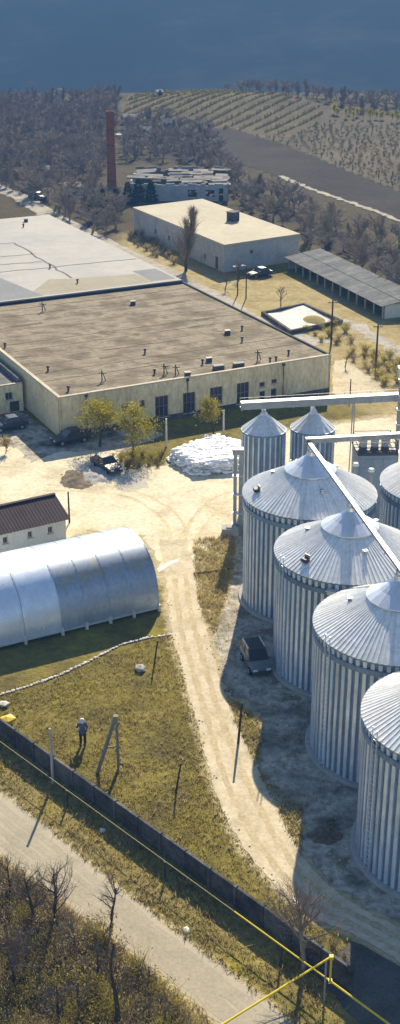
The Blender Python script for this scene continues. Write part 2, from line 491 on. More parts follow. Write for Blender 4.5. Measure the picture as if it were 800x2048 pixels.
corner_poly = [(-24.52, 132.31), (-20.03, 135.12), (-15.08, 126.08), (-5.52, 130.70), (-3.78, 127.59), (-8.35, 122.44), (-14.56, 122.01), (-17.34, 119.24), (-19.13, 123.15), (-22.95, 122.44)]
apron_poly = smooth_line([(3.68, 102.47), (2.99, 96.26), (2.10, 89.95), (1.31, 84.67), (1.47, 79.87), (1.85, 76.46), (3.14, 74.84), (4.24, 72.05), (3.87, 67.47), (4.51, 64.32), (5.80, 62.59), (6.34, 60.92), (6.09, 58.43), (7.82, 55.47), (10.80, 52.91)], 5) + [(16.20, 52.91), (24.53, 75.16), (25.10, 104.40), (19.79, 115.02), (9.54, 110.09)]
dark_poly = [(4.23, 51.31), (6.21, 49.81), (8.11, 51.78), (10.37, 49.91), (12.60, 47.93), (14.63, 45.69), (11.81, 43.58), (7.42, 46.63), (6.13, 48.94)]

def dust(X, Y):
    g = np.zeros(X.shape)
    for poly, w in ((track_poly, .9), (road_poly, .7), (yard_poly, 2.0), (apron_poly, 1.0)):
        d = poly_dist(poly, X, Y)
        g = np.maximum(g, np.clip(.85 - d / w * .6, 0, 1) * (d < w * 1.4))
    return g

wood_left = [(-77.51, 443.89), (-46.15, 433.73), (-27.04, 439.48), (-24.09, 374.46), (-23.38, 311.27), (-22.07, 277.22), (-14.18, 248.48), (-16.58, 227.30), (-23.74, 240.72), (-31.98, 258.85), (-39.70, 274.79), (-53.60, 300.27)]
wood_mid = [(-22.53, 379.91), (-11.96, 391.26), (2.79, 364.01), (5.65, 325.52), (5.19, 296.76), (-12.39, 320.63), (-18.08, 311.27)]
wood_right = [(6.31, 295.38), (13.04, 278.45), (20.08, 255.66), (27.99, 236.09), (38.33, 213.67), (35.31, 173.44), (29.84, 184.45), (27.28, 196.78), (24.39, 210.67), (18.24, 218.31), (18.43, 232.94), (13.49, 244.54), (7.16, 261.02)]
field_poly = [(-6.32, 366.05), (7.17, 374.46), (21.32, 346.51), (33.36, 307.52), (49.53, 252.02), (44.91, 226.46), (38.54, 244.54), (30.88, 262.68), (21.07, 284.74), (14.14, 303.86), (3.77, 325.52), (-3.30, 342.84)]
pale_poly = [(-13.25, 230.74), (-6.08, 218.31), (3.18, 198.09), (12.65, 196.78), (18.98, 196.78), (26.48, 170.87), (31.90, 154.60), (26.21, 123.15), (14.61, 146.49), (10.46, 158.96), (0.00, 187.40), (-13.90, 218.31)]

def ground():
    xs = np.concatenate([np.linspace(-1500, -90, 16)[:-1], np.linspace(-90, -36, 28)[:-1], np.arange(-36, 34, .45), np.linspace(34, 90, 28), np.linspace(90, 1500, 16)[1:]])
    ys = np.concatenate([np.linspace(-60, 42, 10)[:-1], np.arange(42, 130, .45), np.linspace(130, 260, 110)[1:], np.linspace(260, 480, 90)[1:], np.linspace(480, 2400, 60)[1:]])
    X, Y = np.meshgrid(xs, ys)
    Z = terr(X, Y)
    nx = len(xs); idx = np.arange(X.size).reshape(X.shape)
    f = np.stack([idx[:-1, :-1], idx[:-1, 1:], idx[1:, 1:], idx[1:, :-1]], -1).reshape(-1, 4)
    me = bpy.data.meshes.new('ground')
    me.from_pydata(np.stack([X.ravel(), Y.ravel(), Z.ravel()], 1).tolist(), [], f.tolist())
    g = dust(X, Y).ravel()
    r = np.zeros(X.size)
    for w in (wood_left, wood_mid, wood_right):
        d = poly_dist(w, X, Y).ravel(); r = np.maximum(r, np.clip(.5 - d / 8, 0, 1))
    r = np.maximum(r, sm(445, 500, Y.ravel()))
    r = np.where((Y.ravel() > 225) & (r < .8), np.maximum(r, .8), r)
    b = np.clip(.7 - poly_dist(pale_poly, X, Y).ravel() / 5, 0, 1)
    b = np.maximum(b, np.clip(1.0 - poly_dist([(-0.67, 101.22), (3.14, 102.26), (2.99, 96.26), (1.15, 84.29), (-0.20, 89.11)], X, Y).ravel(), 0, 1) * 1.0)
    b = np.maximum(b, np.clip(.7 - poly_dist([(-13.48, 71.45), (7.52, 47.60), (7.35, 46.00), (-12.38, 63.82)], X, Y).ravel(), 0, 1) * .35)
    b = np.maximum(b, np.clip(.7 - poly_dist([(-13.52, 59.54), (-7.37, 53.76), (0.48, 45.22), (-4.68, 43.00), (-11.39, 43.87)], X, Y).ravel(), 0, 1) * .6)
    at = me.color_attributes.new('zone', 'FLOAT_COLOR', 'POINT')
    at.data.foreach_set('color', np.stack([r, g, b, np.ones_like(r)], 1).ravel())
    me.materials.append(MATS['ground']); me.materials.append(MATS['forest'])
    mi = (Y[:-1, :-1].ravel() > 640).astype(int)
    me.polygons.foreach_set('material_index', mi)
    me.polygons.foreach_set('use_smooth', [True] * len(f))
    me.update()
    tag(link('ground', me), 'dry olive grass ground spreading round the works', None, kind='structure')
ground()

def ribbon(line, w):
    line = [np.array(p) for p in line]; a = []; b = []
    for i, p in enumerate(line):
        d = line[min(i + 1, len(line) - 1)] - line[max(i - 1, 0)]; d = d / np.linalg.norm(d)
        n = np.array([-d[1], d[0]]) * w / 2
        a.append(tuple(p + n)); b.append(tuple(p - n))
    return a + b[::-1]
sheet('yard', yard_poly, .008, 'gravel', .35, .8, 3)
sheet('yard_corner', corner_poly, .004, 'apron', .25, .7, 8)
sheet('silo_apron', apron_poly, .012, 'apron', .3, .6, 4)
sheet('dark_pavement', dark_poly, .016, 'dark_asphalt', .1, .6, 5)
sheet('dirt_track', track_poly, .020, 'track', .10, .4, 6)
sheet('road', road_poly, .010, 'asphalt', .10, .5, 7)
def mid_line(A, B, f, k):
    A = smooth_line(A, 6); B = smooth_line(B, 6)
    return [np.array(a) * (1 - f) + np.array(b) * f for a, b in zip(A, B)][k:]
for i, f in enumerate((.30, .68)):
    sheet('wheel_rut', ribbon(mid_line(TRACK_L, TRACK_R, f, 6), .42), .0245 + .0006 * i, 'rut', .09, .45, 20 + i)
for i, f in enumerate((.22, .42, .62, .80)):
    sheet('wheel_rut', ribbon(mid_line(ROAD_U, ROAD_L, f, 0), .5), .0145 + .0006 * i, 'road_wear', .10, .6, 30 + i)
for i, (a, b, c, d) in enumerate([((-2.07, 97.22), (-2.53, 105.50), (-7.25, 111.90), (-15.13, 113.13)), ((-1.74, 98.20), (0.00, 105.50), (1.91, 110.09), (3.37, 111.29))]):
    l_ = [np.array(p) for p in smooth_line([a, b, c, d], 10)]
    for j in (-.75, .75):
        q_ = []
        for k in range(len(l_)):
            dd_ = l_[min(k + 1, len(l_) - 1)] - l_[max(k - 1, 0)]; dd_ = dd_ / np.linalg.norm(dd_); q_.append(l_[k] + np.array((-dd_[1], dd_[0])) * j)
        sheet('wheel_rut', ribbon(q_, .36), .0125 + .0007 * (2 * i + (j > 0)), 'yard_rut', .14, .5, 40 + 2 * i + (j > 0))
land_sheet('field', field_poly, .06, 'plough', 1.5)
lane = [(-49.42, 288.64), (-43.45, 278.45), (-37.65, 268.90), (-31.02, 253.05), (-25.73, 241.66), (-20.98, 232.50), (-16.75, 223.13), (-12.58, 214.81), (-5.66, 201.79), (1.51, 186.80), (8.36, 170.87), (15.89, 161.22)]
sheet('lane', ribbon(smooth_line(lane, 6), 4.2), .012, 'lane', .4, 1.0, 9)
sheet('field_path', ribbon(smooth_line([(18.36, 295.38), (22.09, 283.46), (27.45, 270.06), (32.49, 258.85), (38.40, 243.57), (44.91, 226.46)], 5), 1.5), .10, 'lane', .5, .9, 10)
sheet('stony_path', ribbon(smooth_line([(14.35, 176.62), (19.77, 173.44), (22.64, 167.87), (25.99, 157.85), (30.43, 146.49)], 5), 2.4), .014, 'lane', .6, .8, 11)
sheet('dirt_bank', [(17.06, 154.18), (18.55, 155.03), (21.96, 144.57), (21.53, 139.09), (17.46, 139.09), (15.77, 140.88)], .010, 'track', .3, .8, 12)
sheet('grey_patch', [(-8.30, 114.76), (-6.93, 116.97), (-4.99, 116.05), (-5.09, 113.50), (-6.38, 111.90), (-7.79, 112.76)], .011, 'concrete_path', .5, .7, 14)
sheet('pad', [(-3.65, 95.50), (-2.58, 97.03), (-1.81, 97.41), (-1.89, 96.83), (-2.56, 96.26), (-3.46, 94.76)], .030, 'white_concrete', .03, .5, 13)

# ------------------------------------------------------------------ walls with openings
def wall_mesh(mb, L, H, holes, t=.3, rag=None):
    """wall in its own frame: x along 0..L, y from 0 (outer face) to t, z 0..H; holes = [(x0, x1, z0, z1)]"""
    xs = sorted({0, L} | {h[0] for h in holes} | {h[1] for h in holes})
    zs = sorted({0, H} | {h[2] for h in holes} | {h[3] for h in holes})
    def hole(i, k):
        if i < 0 or k < 0 or i >= len(xs) - 1 or k >= len(zs) - 1: return None
        cx = (xs[i] + xs[i + 1]) / 2; cz = (zs[k] + zs[k + 1]) / 2
        return any(h[0] < cx < h[1] and h[2] < cz < h[3] for h in holes)
    for i in range(len(xs) - 1):
        for k in range(len(zs) - 1):
            x0, x1, z0, z1 = xs[i], xs[i + 1], zs[k], zs[k + 1]
            if hole(i, k):
                continue
            mb.add([(x0, 0, z0), (x1, 0, z0), (x1, 0, z1), (x0, 0, z1)], [(0, 1, 2, 3)])
            mb.add([(x0, t, z0), (x1, t, z0), (x1, t, z1), (x0, t, z1)], [(3, 2, 1, 0)])
            if hole(i - 1, k) is not False: mb.add([(x0, t, z0), (x0, 0, z0), (x0, 0, z1), (x0, t, z1)], [(0, 1, 2, 3)])
            if hole(i + 1, k) is not False: mb.add([(x1, 0, z0), (x1, t, z0), (x1, t, z1), (x1, 0, z1)], [(0, 1, 2, 3)])
            if hole(i, k - 1) is not False: mb.add([(x0, t, z0), (x1, t, z0), (x1, 0, z0), (x0, 0, z0)], [(0, 1, 2, 3)])
            if hole(i, k + 1) is not False: mb.add([(x0, 0, z1), (x1, 0, z1), (x1, t, z1), (x0, t, z1)], [(0, 1, 2, 3)])
    return mb

def place(o, p, rz, z=0.0):
    o.location = (p[0], p[1], z); o.rotation_euler = (0, 0, rz)
    return o

def window_in(parent, h, nx=2, nz=2, fm='window_frame', pm='window_dark', name='window'):
    """a window set into opening h of a wall part whose frame is the parent's"""
    x0, x1, z0, z1 = h; f = .07
    mb = MB()
    w = x1 - x0; hh = z1 - z0
    mb.box((x0 + f / 2, .12, (z0 + z1) / 2), (f, .08, hh)); mb.box((x1 - f / 2, .12, (z0 + z1) / 2), (f, .08, hh))
    mb.box(((x0 + x1) / 2, .12, z0 + f / 2), (w - 2 * f, .08, f)); mb.box(((x0 + x1) / 2, .12, z1 - f / 2), (w - 2 * f, .08, f))
    for i in range(1, nx): mb.box((x0 + w * i / nx, .12, (z0 + z1) / 2), (.04, .06, hh - 2 * f))
    for k in range(1, nz): mb.box(((x0 + x1) / 2, .125, z0 + hh * k / nz), (w - 2 * f, .05, .04))
    wd = mb.build(name, fm, parent)
    MB().box(((x0 + x1) / 2, .16, (z0 + z1) / 2), (w - .02, .02, hh - .02)).build('pane', pm, wd)
    MB().box(((x0 + x1) / 2, -.05, z0 - .04), (w + .2, .14, .07)).build('sill', 'coping', wd)
    return wd

def door_in(parent, h, m='steel_dark'):
    x0, x1, z0, z1 = h
    d = MB().box(((x0 + x1) / 2, .12, (z0 + z1) / 2), (x1 - x0 - .06, .06, z1 - z0 - .04)).build('door', m, parent)
    MB().box((x1 - .25, .06, (z0 + z1) / 2), (.05, .06, .16)).build('handle', 'steel_grey', d)
    return d

# ------------------------------------------------------------------ grain silos
SR, SH = 5.0, 9.275
NRIB = 66
NPAN = 96
def silo_meshes():
    M = {}
    M['foundation'] = MB().lathe([(0, .22), (5.42, .22), (5.45, .18), (5.45, 0)], 64).mesh('foundation', 'concrete')
    prof = []
    n = 28
    for i in range(n + 1):                        # rolled sheets: shallow waves up the wall
        z = .2 + (SH - .2) * i / n
        prof.append((SR + (.025 if i % 2 else 0), z))
    w = MB().lathe([(r, z) for r, z in prof], 96).mesh('wall', 'zinc_wall', True)
    M['wall'] = w
    M['stiffener'] = MB().box((SR + .07, 0, (SH + .25) / 2), (.11, .24, SH - .25)).box((SR + .125, 0, (SH + .25) / 2), (.012, .15, SH - .3)).mesh('stiffener', 'zinc_rib')
    M['wind_ring'] = MB().lathe([(SR + .12, SH - 1.02), (SR + .22, SH - 1.0), (SR + .22, SH - .66), (SR + .12, SH - .64)], 96).mesh('wind_ring', 'zinc_wall', False)
    M['eave_ring'] = MB().lathe([(5.05, SH - .14), (5.2, SH - .2), (5.22, SH - .02), (5.05, SH + .02)], 96).mesh('eave_ring', 'zinc_wall', False)
    # one roof sheet: a wedge with turned-up seams
    mb = MB(); a = math.pi / NPAN
    rows = []
    for r, z in ((5.28, SH - .03), (3.6, SH - .03 + (5.28 - 3.6) * .545), (1.75, SH - .03 + (5.28 - 1.75) * .545)):
        hgt = .034 * (r / 5.28) ** .5
        pr = [(-1, hgt), (-.80, .012), (-.4, -.004), (0, -.01), (.4, -.004), (.80, .012), (1, hgt)]
        rows.append([(r * math.cos(a * q), r * math.sin(a * q), z + h) for q, h in pr])
    vs = sum(rows, []); k = 7
    fs = [(i * k + j, (i + 1) * k + j, (i + 1) * k + j + 1, i * k + j + 1) for i in range(2) for j in range(6)]
    vs2 = [(p[0], p[1], p[2] - .03) for p in vs]
    mb.add(vs, [f[::-1] for f in fs]); mb.add(vs2[:7] + vs[:7], [(j, j + 1, 8 + j, 7 + j) for j in range(6)])
    M['roof_panel'] = mb.mesh('roof_panel', 'zinc_roof', False)
    cap = MB().lathe([(1.72, 10.95), (1.72, 11.2), (2.02, 11.12), (2.04, 11.2), (1.2, 11.72), (.36, 12.36), (.34, 12.66), (.0, 12.74)], 18)
    M['roof_cap'] = cap.mesh('roof_cap', 'zinc', False)
    return M
SM = silo_meshes()
silos = []
seam = MB().lathe([(SR + .03, -.02), (SR + .045, -.015), (SR + .045, .015), (SR + .03, .02)], 96).mesh('seam_ring', 'steel_grey')
rvent = MB().box((3.0, 0, SH + 1.24), (.24, .22, .2)).box((3.0, 0, SH + 1.37), (.32, .3, .04)).mesh('roof_vent', 'steel_grey')
SILO_LABELS = ['big grain silo with ribbed cone roof, hindmost of the row beside the bright yard',
               'big grain silo with dark roof hatch, second in the row, standing beside the parked van',
               'big grain silo third in the row, just before the frontmost one',
               'big grain silo, frontmost of the row, cut by the picture edge above the track bend',
               'big grain silo of the second row, mostly out of view behind the long slanting conveyor']
for (cx, cy), lab in zip([(8.58, 90.59), (10.5, 80.14), (12.4, 69.69), (14.25, 59.24), (19.65, 92.6)], SILO_LABELS):
    t = thing('grain_silo', lab, 'silo', (cx, cy, 0), 0, 'big corrugated grain silos')
    for nm in ('foundation', 'wall', 'wind_ring', 'eave_ring', 'roof_cap'):
        link(nm, SM[nm], t)
    for i in range(NRIB):
        a = 2 * math.pi * (i + .5) / NRIB
        s_ = link('stiffener', SM['stiffener'], t); s_.rotation_euler = (0, 0, a)
    for i in range(NPAN):
        p_ = link('roof_panel', SM['roof_panel'], t); p_.rotation_euler = (0, 0, 2 * math.pi * i / NPAN)
    for i in range(1, 8):
        link('seam_ring', seam, t).location = (0, 0, .22 + i * 1.14)
    for i in range(3):
        o = link('roof_vent', rvent, t); o.rotation_euler = (0, 0, .75 + 2 * math.pi * i / 3)
    t.rotation_euler = (0, 0, len(silos) * .031)
    silos.append(t)
def silo_fit(t, ang, kind):
    a = R_(ang); M = Matrix.Rotation(a, 4, 'Z')
    if kind == 'hatch':
        r = 4.35; z = SH + (5.28 - r) * .545
        mb = MB().box((r, 0, z + .12), (.45, .45, .26))
        o = mb.build('hatch', 'steel_dark', t); o.rotation_euler = (0, 0, a)
        l = MB().box((r - .2, 0, z + .32), (.06, .48, .3)).build('lid', 'steel_grey', o)
    elif kind == 'vent':
        r = 5.32
        o = MB().box((r, 0, SH - .75), (.3, .55, .22)).box((r + .1, 0, SH - .55), (.45, .7, .06)).build('vent_hood', 'steel_white', t); o.rotation_euler = (0, 0, a)
    elif kind == 'ladder':
        mb = MB(); r = SR + .34
        for y in (-.22, .22): mb.bar((r, y, .3), (r, y, SH + .6), .05)
        for i in range(28): mb.bar((r, -.22, .5 + i * .32), (r, .22, .5 + i * .32), .03)
        o = mb.build('ladder', 'zinc_rib', t); o.rotation_euler = (0, 0, a)
silo_fit(silos[1], 219, 'hatch'); silo_fit(silos[1], 250, 'vent'); silo_fit(silos[2], 266, 'vent'); silo_fit(silos[0], 195, 'hatch')
silo_fit(silos[0], 100, 'ladder'); silo_fit(silos[1], 203, 'ladder'); silo_fit(silos[2], 207, 'ladder'); silo_fit(silos[3], 200, 'ladder'); silo_fit(silos[4], 220, 'hatch')

# small bins behind the row
def small_bin(loc, lab, rr=1.95, hh=8.0):
    t = thing('small_silo', lab, 'silo', loc, 0, 'small silos under the upper conveyor')
    MB().lathe([(0, .2), (rr + .2, .2), (rr + .2, 0)], 32).build('foundation', 'concrete', t)
    MB().lathe([(rr + (.02 if i % 2 else 0), .2 + (hh - .2) * i / 20) for i in range(21)], 48).build('wall', 'zinc_wall', t, True)
    me = MB().box((rr + .05, 0, hh / 2 + .1), (.09, .14, hh - .2)).mesh('stiffener', 'zinc_rib')
    for i in range(24):
        o = link('stiffener', me, t); o.rotation_euler = (0, 0, 2 * math.pi * i / 24)
    n = 20; a = math.pi / n; rows = []
    for r, z in ((rr + .12, hh - .02), (.25, hh + 1.45)):
        hg = .05 if r > 1 else .02
        rows.append([(r * math.cos(a * q), r * math.sin(a * q), z + h) for q, h in ((-1, hg), (-.8, 0), (.8, 0), (1, hg))])
    vs = rows[0] + rows[1]
    me = MB().add(vs, [(j, j + 1, 5 + j, 4 + j) for j in range(3)]).mesh('roof_panel', 'zinc_roof')
    for i in range(n):
        o = link('roof_panel', me, t); o.rotation_euler = (0, 0, 2 * math.pi * i / n)
    MB().lathe([(.32, hh + 1.38), (.34, hh + 1.5), (.2, hh + 1.72), (0, hh + 1.74)], 12).build('roof_cap', 'zinc', t)
    MB().lathe([(rr + .02, hh - .16), (rr + .13, hh - .14), (rr + .13, hh), (rr + .02, hh + .02)], 48).build('eave_ring', 'zinc_wall', t)
    return t
small_bin((5.82, 108.0, 0), 'small round silo with pointed roof beside the white sack heap')
small_bin((10.35, 108.5, 0), 'small round silo with pointed roof, behind the hindmost big silo')

# conveyors over the silos
def conveyor(name, lab, a, b, w, h, legs=(), rail=True, m='steel_pale', spouts=(), cover=.05):
    a = Vector(a); b = Vector(b); d = (b - a); L = d.length
    t = thing(name, lab, 'conveyor', (a.x, a.y, a.z), math.atan2(d.y, d.x))
    dz = d.z
    hx = math.hypot(d.x, d.y)
    def at(s, y, z): return (hx * s / L, y, dz * s / L + z)
    MB().bar(at(0, 0, 0), at(L, 0, 0), w, h).build('trough', m, t)
    MB().bar(at(0, 0, h / 2 + cover / 2 + .01), at(L, 0, h / 2 + cover / 2 + .01), w + .1, cover).build('cover', 'steel_pale', t)
    n = max(2, int(L / 2.4))
    me = MB().box((0, 0, 0), (.07, w + .07, h + .06)).mesh('flange', 'steel_grey')
    for i in range(n + 1):
        o = link('flange', me, t); o.location = at(L * i / n * .98 + .06, 0, -.06)
    if rail:
        yy = w / 2 + .42
        MB().bar(at(0, w / 2 + .24, -h / 2), at(L, w / 2 + .24, -h / 2), .36, .05).build('walkway', 'steel_grey', t)
        mb = MB()
        for zz in (.35, .8): mb.bar(at(0, yy, zz - h / 2), at(L, yy, zz - h / 2), .028)
        for i in range(n + 1): mb.bar(at(L * i / n, yy, -h / 2), at(L * i / n, yy, .8 - h / 2), .04)
        mb.build('handrail', 'steel_grey', t)
    for s, zb in legs:
        for y in (-w / 2 - .05, w / 2 + .05):
            MB().bar(at(s, y, -h / 2), (at(s, 0, 0)[0], y * 2.2, zb - a.z), .09).build('support', 'steel_grey', t)
    for s, zb in spouts:
        p = at(s, 0, -h / 2)
        MB().tube([(p[0], 0, p[2] + .02), (p[0], 0, zb - a.z)], .2, 10).build('spout', 'zinc', t)
    return t
dr = Vector((1.9, -10.45, 0)).normalized()
s0 = Vector((8.58, 90.59, 13.0)) - dr * .8
conveyor('roof_conveyor', 'long slanting white conveyor running over the cone roofs of the silo row', s0, s0 + dr * 42, .22, .22,
         legs=[(.8 + 10.62 * k, 11.6) for k in range(4)] + [(6.1 + 10.62 * k, 10.3) for k in range(0)], spouts=[(.8 + 10.62 * k, 12.55) for k in range(4)], rail=False)
conveyor('cross_conveyor', 'level white conveyor leaving the hindmost big silo towards the second row', (8.2, 91.5, 13.15), (22.5, 93.6, 13.2), .34, .36,
         legs=[(11.4, 11.6)], spouts=[(11.4, 12.6)], rail=False)
conveyor('upper_conveyor', 'thick grey conveyor gallery above the two small silos', (3.7, 108.2, 10.15), (20.5, 109.6, 10.65), .6, .62,
         legs=[(10.4, 0.0), (15.6, 0.0)], rail=True, m='steel_grey', spouts=[(2.1, 9.6), (6.6, 9.6)])

# bucket elevator beside the first small bin
t = thing('bucket_elevator', 'grey twin-leg bucket elevator left of the small silos', 'elevator', (3.34, 103.11), 0)
for x in (-.22, .26):
    MB().box((x, 0, 3.85), (.3, .42, 7.6)).build('leg', 'steel_grey', t)
MB().box((0, 0, .35), (1.0, .8, .7)).build('boot', 'steel_grey', t)
MB().box((0, 0, 7.75), (.95, .7, .5)).build('head', 'steel_grey', t)
mb = MB()
for z in (1.8, 3.6, 5.4): mb.box((.02, 0, z), (.95, .5, .08))
mb.build('clamp', 'zinc_rib', t)
tag(MB().box((0, 0, .35), (1.5, 1.1, .7)).box((.1, 0, .75), (.9, .7, .12)).build('intake_pit', 'concrete'), 'small pale concrete intake block at the foot of the bucket elevator', 'block').location = (*(2.70, 102.47), 0)
# tall elevator at the picture edge
t = thing('elevator_tower', 'tall grey elevator tower at the far end of the upper conveyor', 'elevator', (18.62, 109.4, 0), 0)
for x in (-.3, .3):
    MB().box((x, 0, 6.3), (.34, .5, 12.6)).build('leg', 'steel_grey', t)
MB().box((0, 0, 13.0), (1.3, .9, .9)).build('head', 'steel_white', t)
mb = MB()
for i in range(9): mb.box((0, 0, 1 + i * 1.4), (1.05, .62, .1))
mb.build('clamp', 'zinc_rib', t)
MB().tube([(.4, -.3, 12.8), (.9, -.6, 11.6), (1.2, -.9, 10.9)], .16, 8).build('spout', 'zinc', t)

# grain dryer: a box of sheet panels with open top deck
t = thing('grain_dryer', 'blue grey box shaped grain dryer behind the silos', 'dryer', (15.75, 106.0, 0), R_(4))
MB().box((0, 0, 3.4), (3.3, 3.0, 6.8)).build('body', 'blue_panel', t)
me = MB().box((0, 0, 0), (.98, .05, 2.0)).mesh('panel', 'blue_panel')
for i in range(3):
    for k in range(3):
        o = link('panel', me, t); o.location = (-1.06 + i * 1.06, -1.53, 1.2 + k * 2.12)
MB().box((0, 0, 6.9), (3.6, 3.3, .18)).build('deck', 'steel_dark', t)
mb = MB()
for x in (-1.7, 1.7):
    for y in (-1.5, 1.5): mb.box((x, y, 7.5), (.07, .07, 1.05))
for z in (7.5, 8.0):
    for y in (-1.5, 1.5): mb.box((0, y, z), (3.4, .05, .05))
    for x in (-1.7, 1.7): mb.box((x, 0, z), (.05, 3.0, .05))
mb.build('handrail', 'steel_dark', t)
for x in (-1.0, .05, 1.0):
    MB().lathe([(.34, 6.99), (.38, 7.6), (.42, 7.65), (.30, 7.9), (0, 7.95)], 14, (x, .3, 0)).build('fan', 'steel_white', t)
for i, (px, py, hh) in enumerate([(745, 945, 5.6), (725, 940, 4.6)]):
    t = thing('vent_stack', ['thin grey vent stack with white cap between silo and dryer', 'short grey vent stack leaning close to the dryer wall'][i], 'pipe', (13.2 + i * 1.5 - .2, 97.5 + i * 1.2, 0))
    MB().tube([(0, 0, 0), (0, 0, hh + 3)], .14, 10).build('pipe', 'steel_grey', t)
    MB().lathe([(.1, hh + 3), (.3, hh + 3.05), (.22, hh + 3.3), (0, hh + 3.35)], 10).build('cap', 'lamp_glass', t)

# ------------------------------------------------------------------ factory hall
FA = (-14.97, 126.54); FU = (.8923, .4515); FV = (-.4515, .8923); FR = math.atan2(.4515, .8923)
def fpt(s, d): return (FA[0] + FU[0] * s + FV[0] * d, FA[1] + FU[1] * s + FV[1] * d)
FW, FD, FH = 33.95, 39.0, 4.52
fac = thing('factory_hall', 'low cream walled factory hall with flat tan roof behind the yard', 'building', (FA[0], FA[1], 0), FR)
def rect_on(a, b):       # two corners on the wall plane -> opening
    return (min(a[0], b[0]), max(a[0], b[0]), min(a[1], b[1]), max(a[1], b[1]))
wins = [((11.23, 2.94), (12.85, 0.52), 3, 2), ((14.66, 2.82), (16.21, 0.45), 3, 2), ((18.04, 2.95), (19.64, 0.92), 3, 2), ((21.48, 2.96), (23.07, 0.50), 3, 2),
        ((7.21, 2.71), (8.02, 1.77), 2, 1), ((9.36, 2.83), (10.00, 1.97), 2, 1), ((7.16, 1.04), (7.92, 0.39), 2, 1), ((24.43, 1.55), (25.18, 0.41), 1, 2), ((25.95, 1.62), (26.72, 0.11), 1, 2),
        ((24.41, 2.64), (25.14, 2.05), 1, 1), ((25.98, 2.77), (26.73, 2.23), 1, 1)]
holes = [rect_on(a, b) for a, b, nx, nz in wins]
front = wall_mesh(MB(), FW, FH - .02, holes).build('wall', 'cream_wall', fac)
for h, w in zip(holes, wins): window_in(front, h, w[2], w[3])
lw = wall_mesh(MB(), FD, FH - .02, [(3.2, 3.6, 2.2, 3.1)]).build('wall', 'cream_side', fac)
lw.location = (0, FD, 0); lw.rotation_euler = (0, 0, -math.pi / 2)
rw = wall_mesh(MB(), FD + 53, FH - .02, [(x, x + 1.6, 1.2, 2.6) for x in range(3, 88, 6)]).build('wall', 'cream_side', fac)
rw.location = (FW, 0, 0); rw.rotation_euler = (0, 0, math.pi / 2)
# joints of the wall slabs
for i in range(1, 6):
    pass
MB().box((FW / 2, FD / 2, FH - .12), (FW - .62, FD - .62, .2)).build('roof', 'tan_roof', fac)
mb = MB(); MB().box((FW / 2, .15, FH + .06), (FW + .1, .4, .16)).build('coping', 'coping', fac)
MB().box((0.15, FD / 2 + .1, FH + .05), (.38, FD - .5, .14)).build('coping', 'coping', fac)
MB().box((FW - .12, FD / 2 + 26, FH + .06), (.28, FD + 52, .16)).build('coping', 'edge_shade', fac)  # right-hand coping coloured dark to imitate the shadow along this edge
MB().box((FW / 2, -.03, .3), (FW - .1, .1, .6)).build('plinth', 'concrete_dark', fac)
for x in (3.1, 15.2, 27.5):
    mb = MB().tube([(x, -.12, FH - .1), (x, -.12, .35), (x, -.3, .2)], .07, 8); mb.box((x, -.12, FH - .15), (.3, .2, .25)); mb.build('downpipe', 'steel_dark', fac)
# far half of the hall, a step higher and covered with pale sheeting
L2 = 53.4; W2 = 46.0
r2 = MB().box((FW - W2 / 2 - .3, FD + L2 / 2, FH + .12), (W2, L2, .68)).build('roof', 'light_roof', fac); tag(r2, 'pale grey sheeted far roof')
MB().box((FW - W2 / 2 - .3, FD - .06, FH + .02), (W2 + .1, .12, .5)).build('roof_edge', 'edge_shade', fac)  # dark strip: shade of the step's face put into its colour
r2t = FH + .46 + .003
def patch(p0, p1, p2, p3, m, dz):
    return MB().add([(*p0, r2t + dz), (*p1, r2t + dz), (*p2, r2t + dz), (*p3, r2t + dz)], [(0, 1, 2, 3)]).build('roof_patch', m, fac)
patch((15, FD + .6), (29.5, FD + .8), (29.2, FD + 6.2), (20.5, FD + 7.6), 'roof_patch', .002); patch((11, FD + 1.4), (15, FD + .7), (20.4, FD + 7.5), (17, FD + 9), 'roof_patch', .003)
patch((-12, FD + .5), (13, FD + .5), (10, FD + 19), (-12, FD + 22), 'roof_patch_grey', .004)
patch((29.5, FD + 1.2), (33.2, FD + 1.2), (33.2, FD + 8), (29.5, FD + 8), 'roof_patch_grey', .008)
rnd = random.Random(5)
for (a, b) in [((20, FD + 8), (20.6, FD + 34)), ((8, FD + 16), (33, FD + 15.2)), ((2, FD + 26), (21, FD + 25)), ((11, FD + 21), (20, FD + 19.5)), ((20.6, FD + 34), (2, FD + 36))]:
    mb = MB(); n = 14
    pts = [(a[0] + (b[0] - a[0]) * i / n + rnd.uniform(-.25, .25), a[1] + (b[1] - a[1]) * i / n + rnd.uniform(-.25, .25)) for i in range(n + 1)]
    dd = Vector((b[0] - a[0], b[1] - a[1])).normalized(); nn = (-dd.y * .16, dd.x * .16)
    for i in range(n):
        p, q = pts[i], pts[i + 1]
        mb.add([(p[0] - nn[0], p[1] - nn[1], r2t + .012), (q[0] - nn[0], q[1] - nn[1], r2t + .012), (q[0] + nn[0], q[1] + nn[1], r2t + .012), (p[0] + nn[0], p[1] + nn[1], r2t + .012)], [(0, 1, 2, 3)])
    mb.build('tar_seam', 'slate_roof', fac)
# felt patches on the tan roof
for i in range(16):
    x = rnd.uniform(2, FW - 5); y = rnd.uniform(2, FD - 3); w = rnd.uniform(1.5, 6); h = rnd.uniform(.4, 1.6)
    MB().box((x, y, FH - .014 + i * .0012), (w, h * .6, .008), rnd.uniform(-.12, .12)).build('felt_patch', rnd.choice(['tan_patch', 'tan_roof', 'tan_dark', 'tan_roof']), fac)

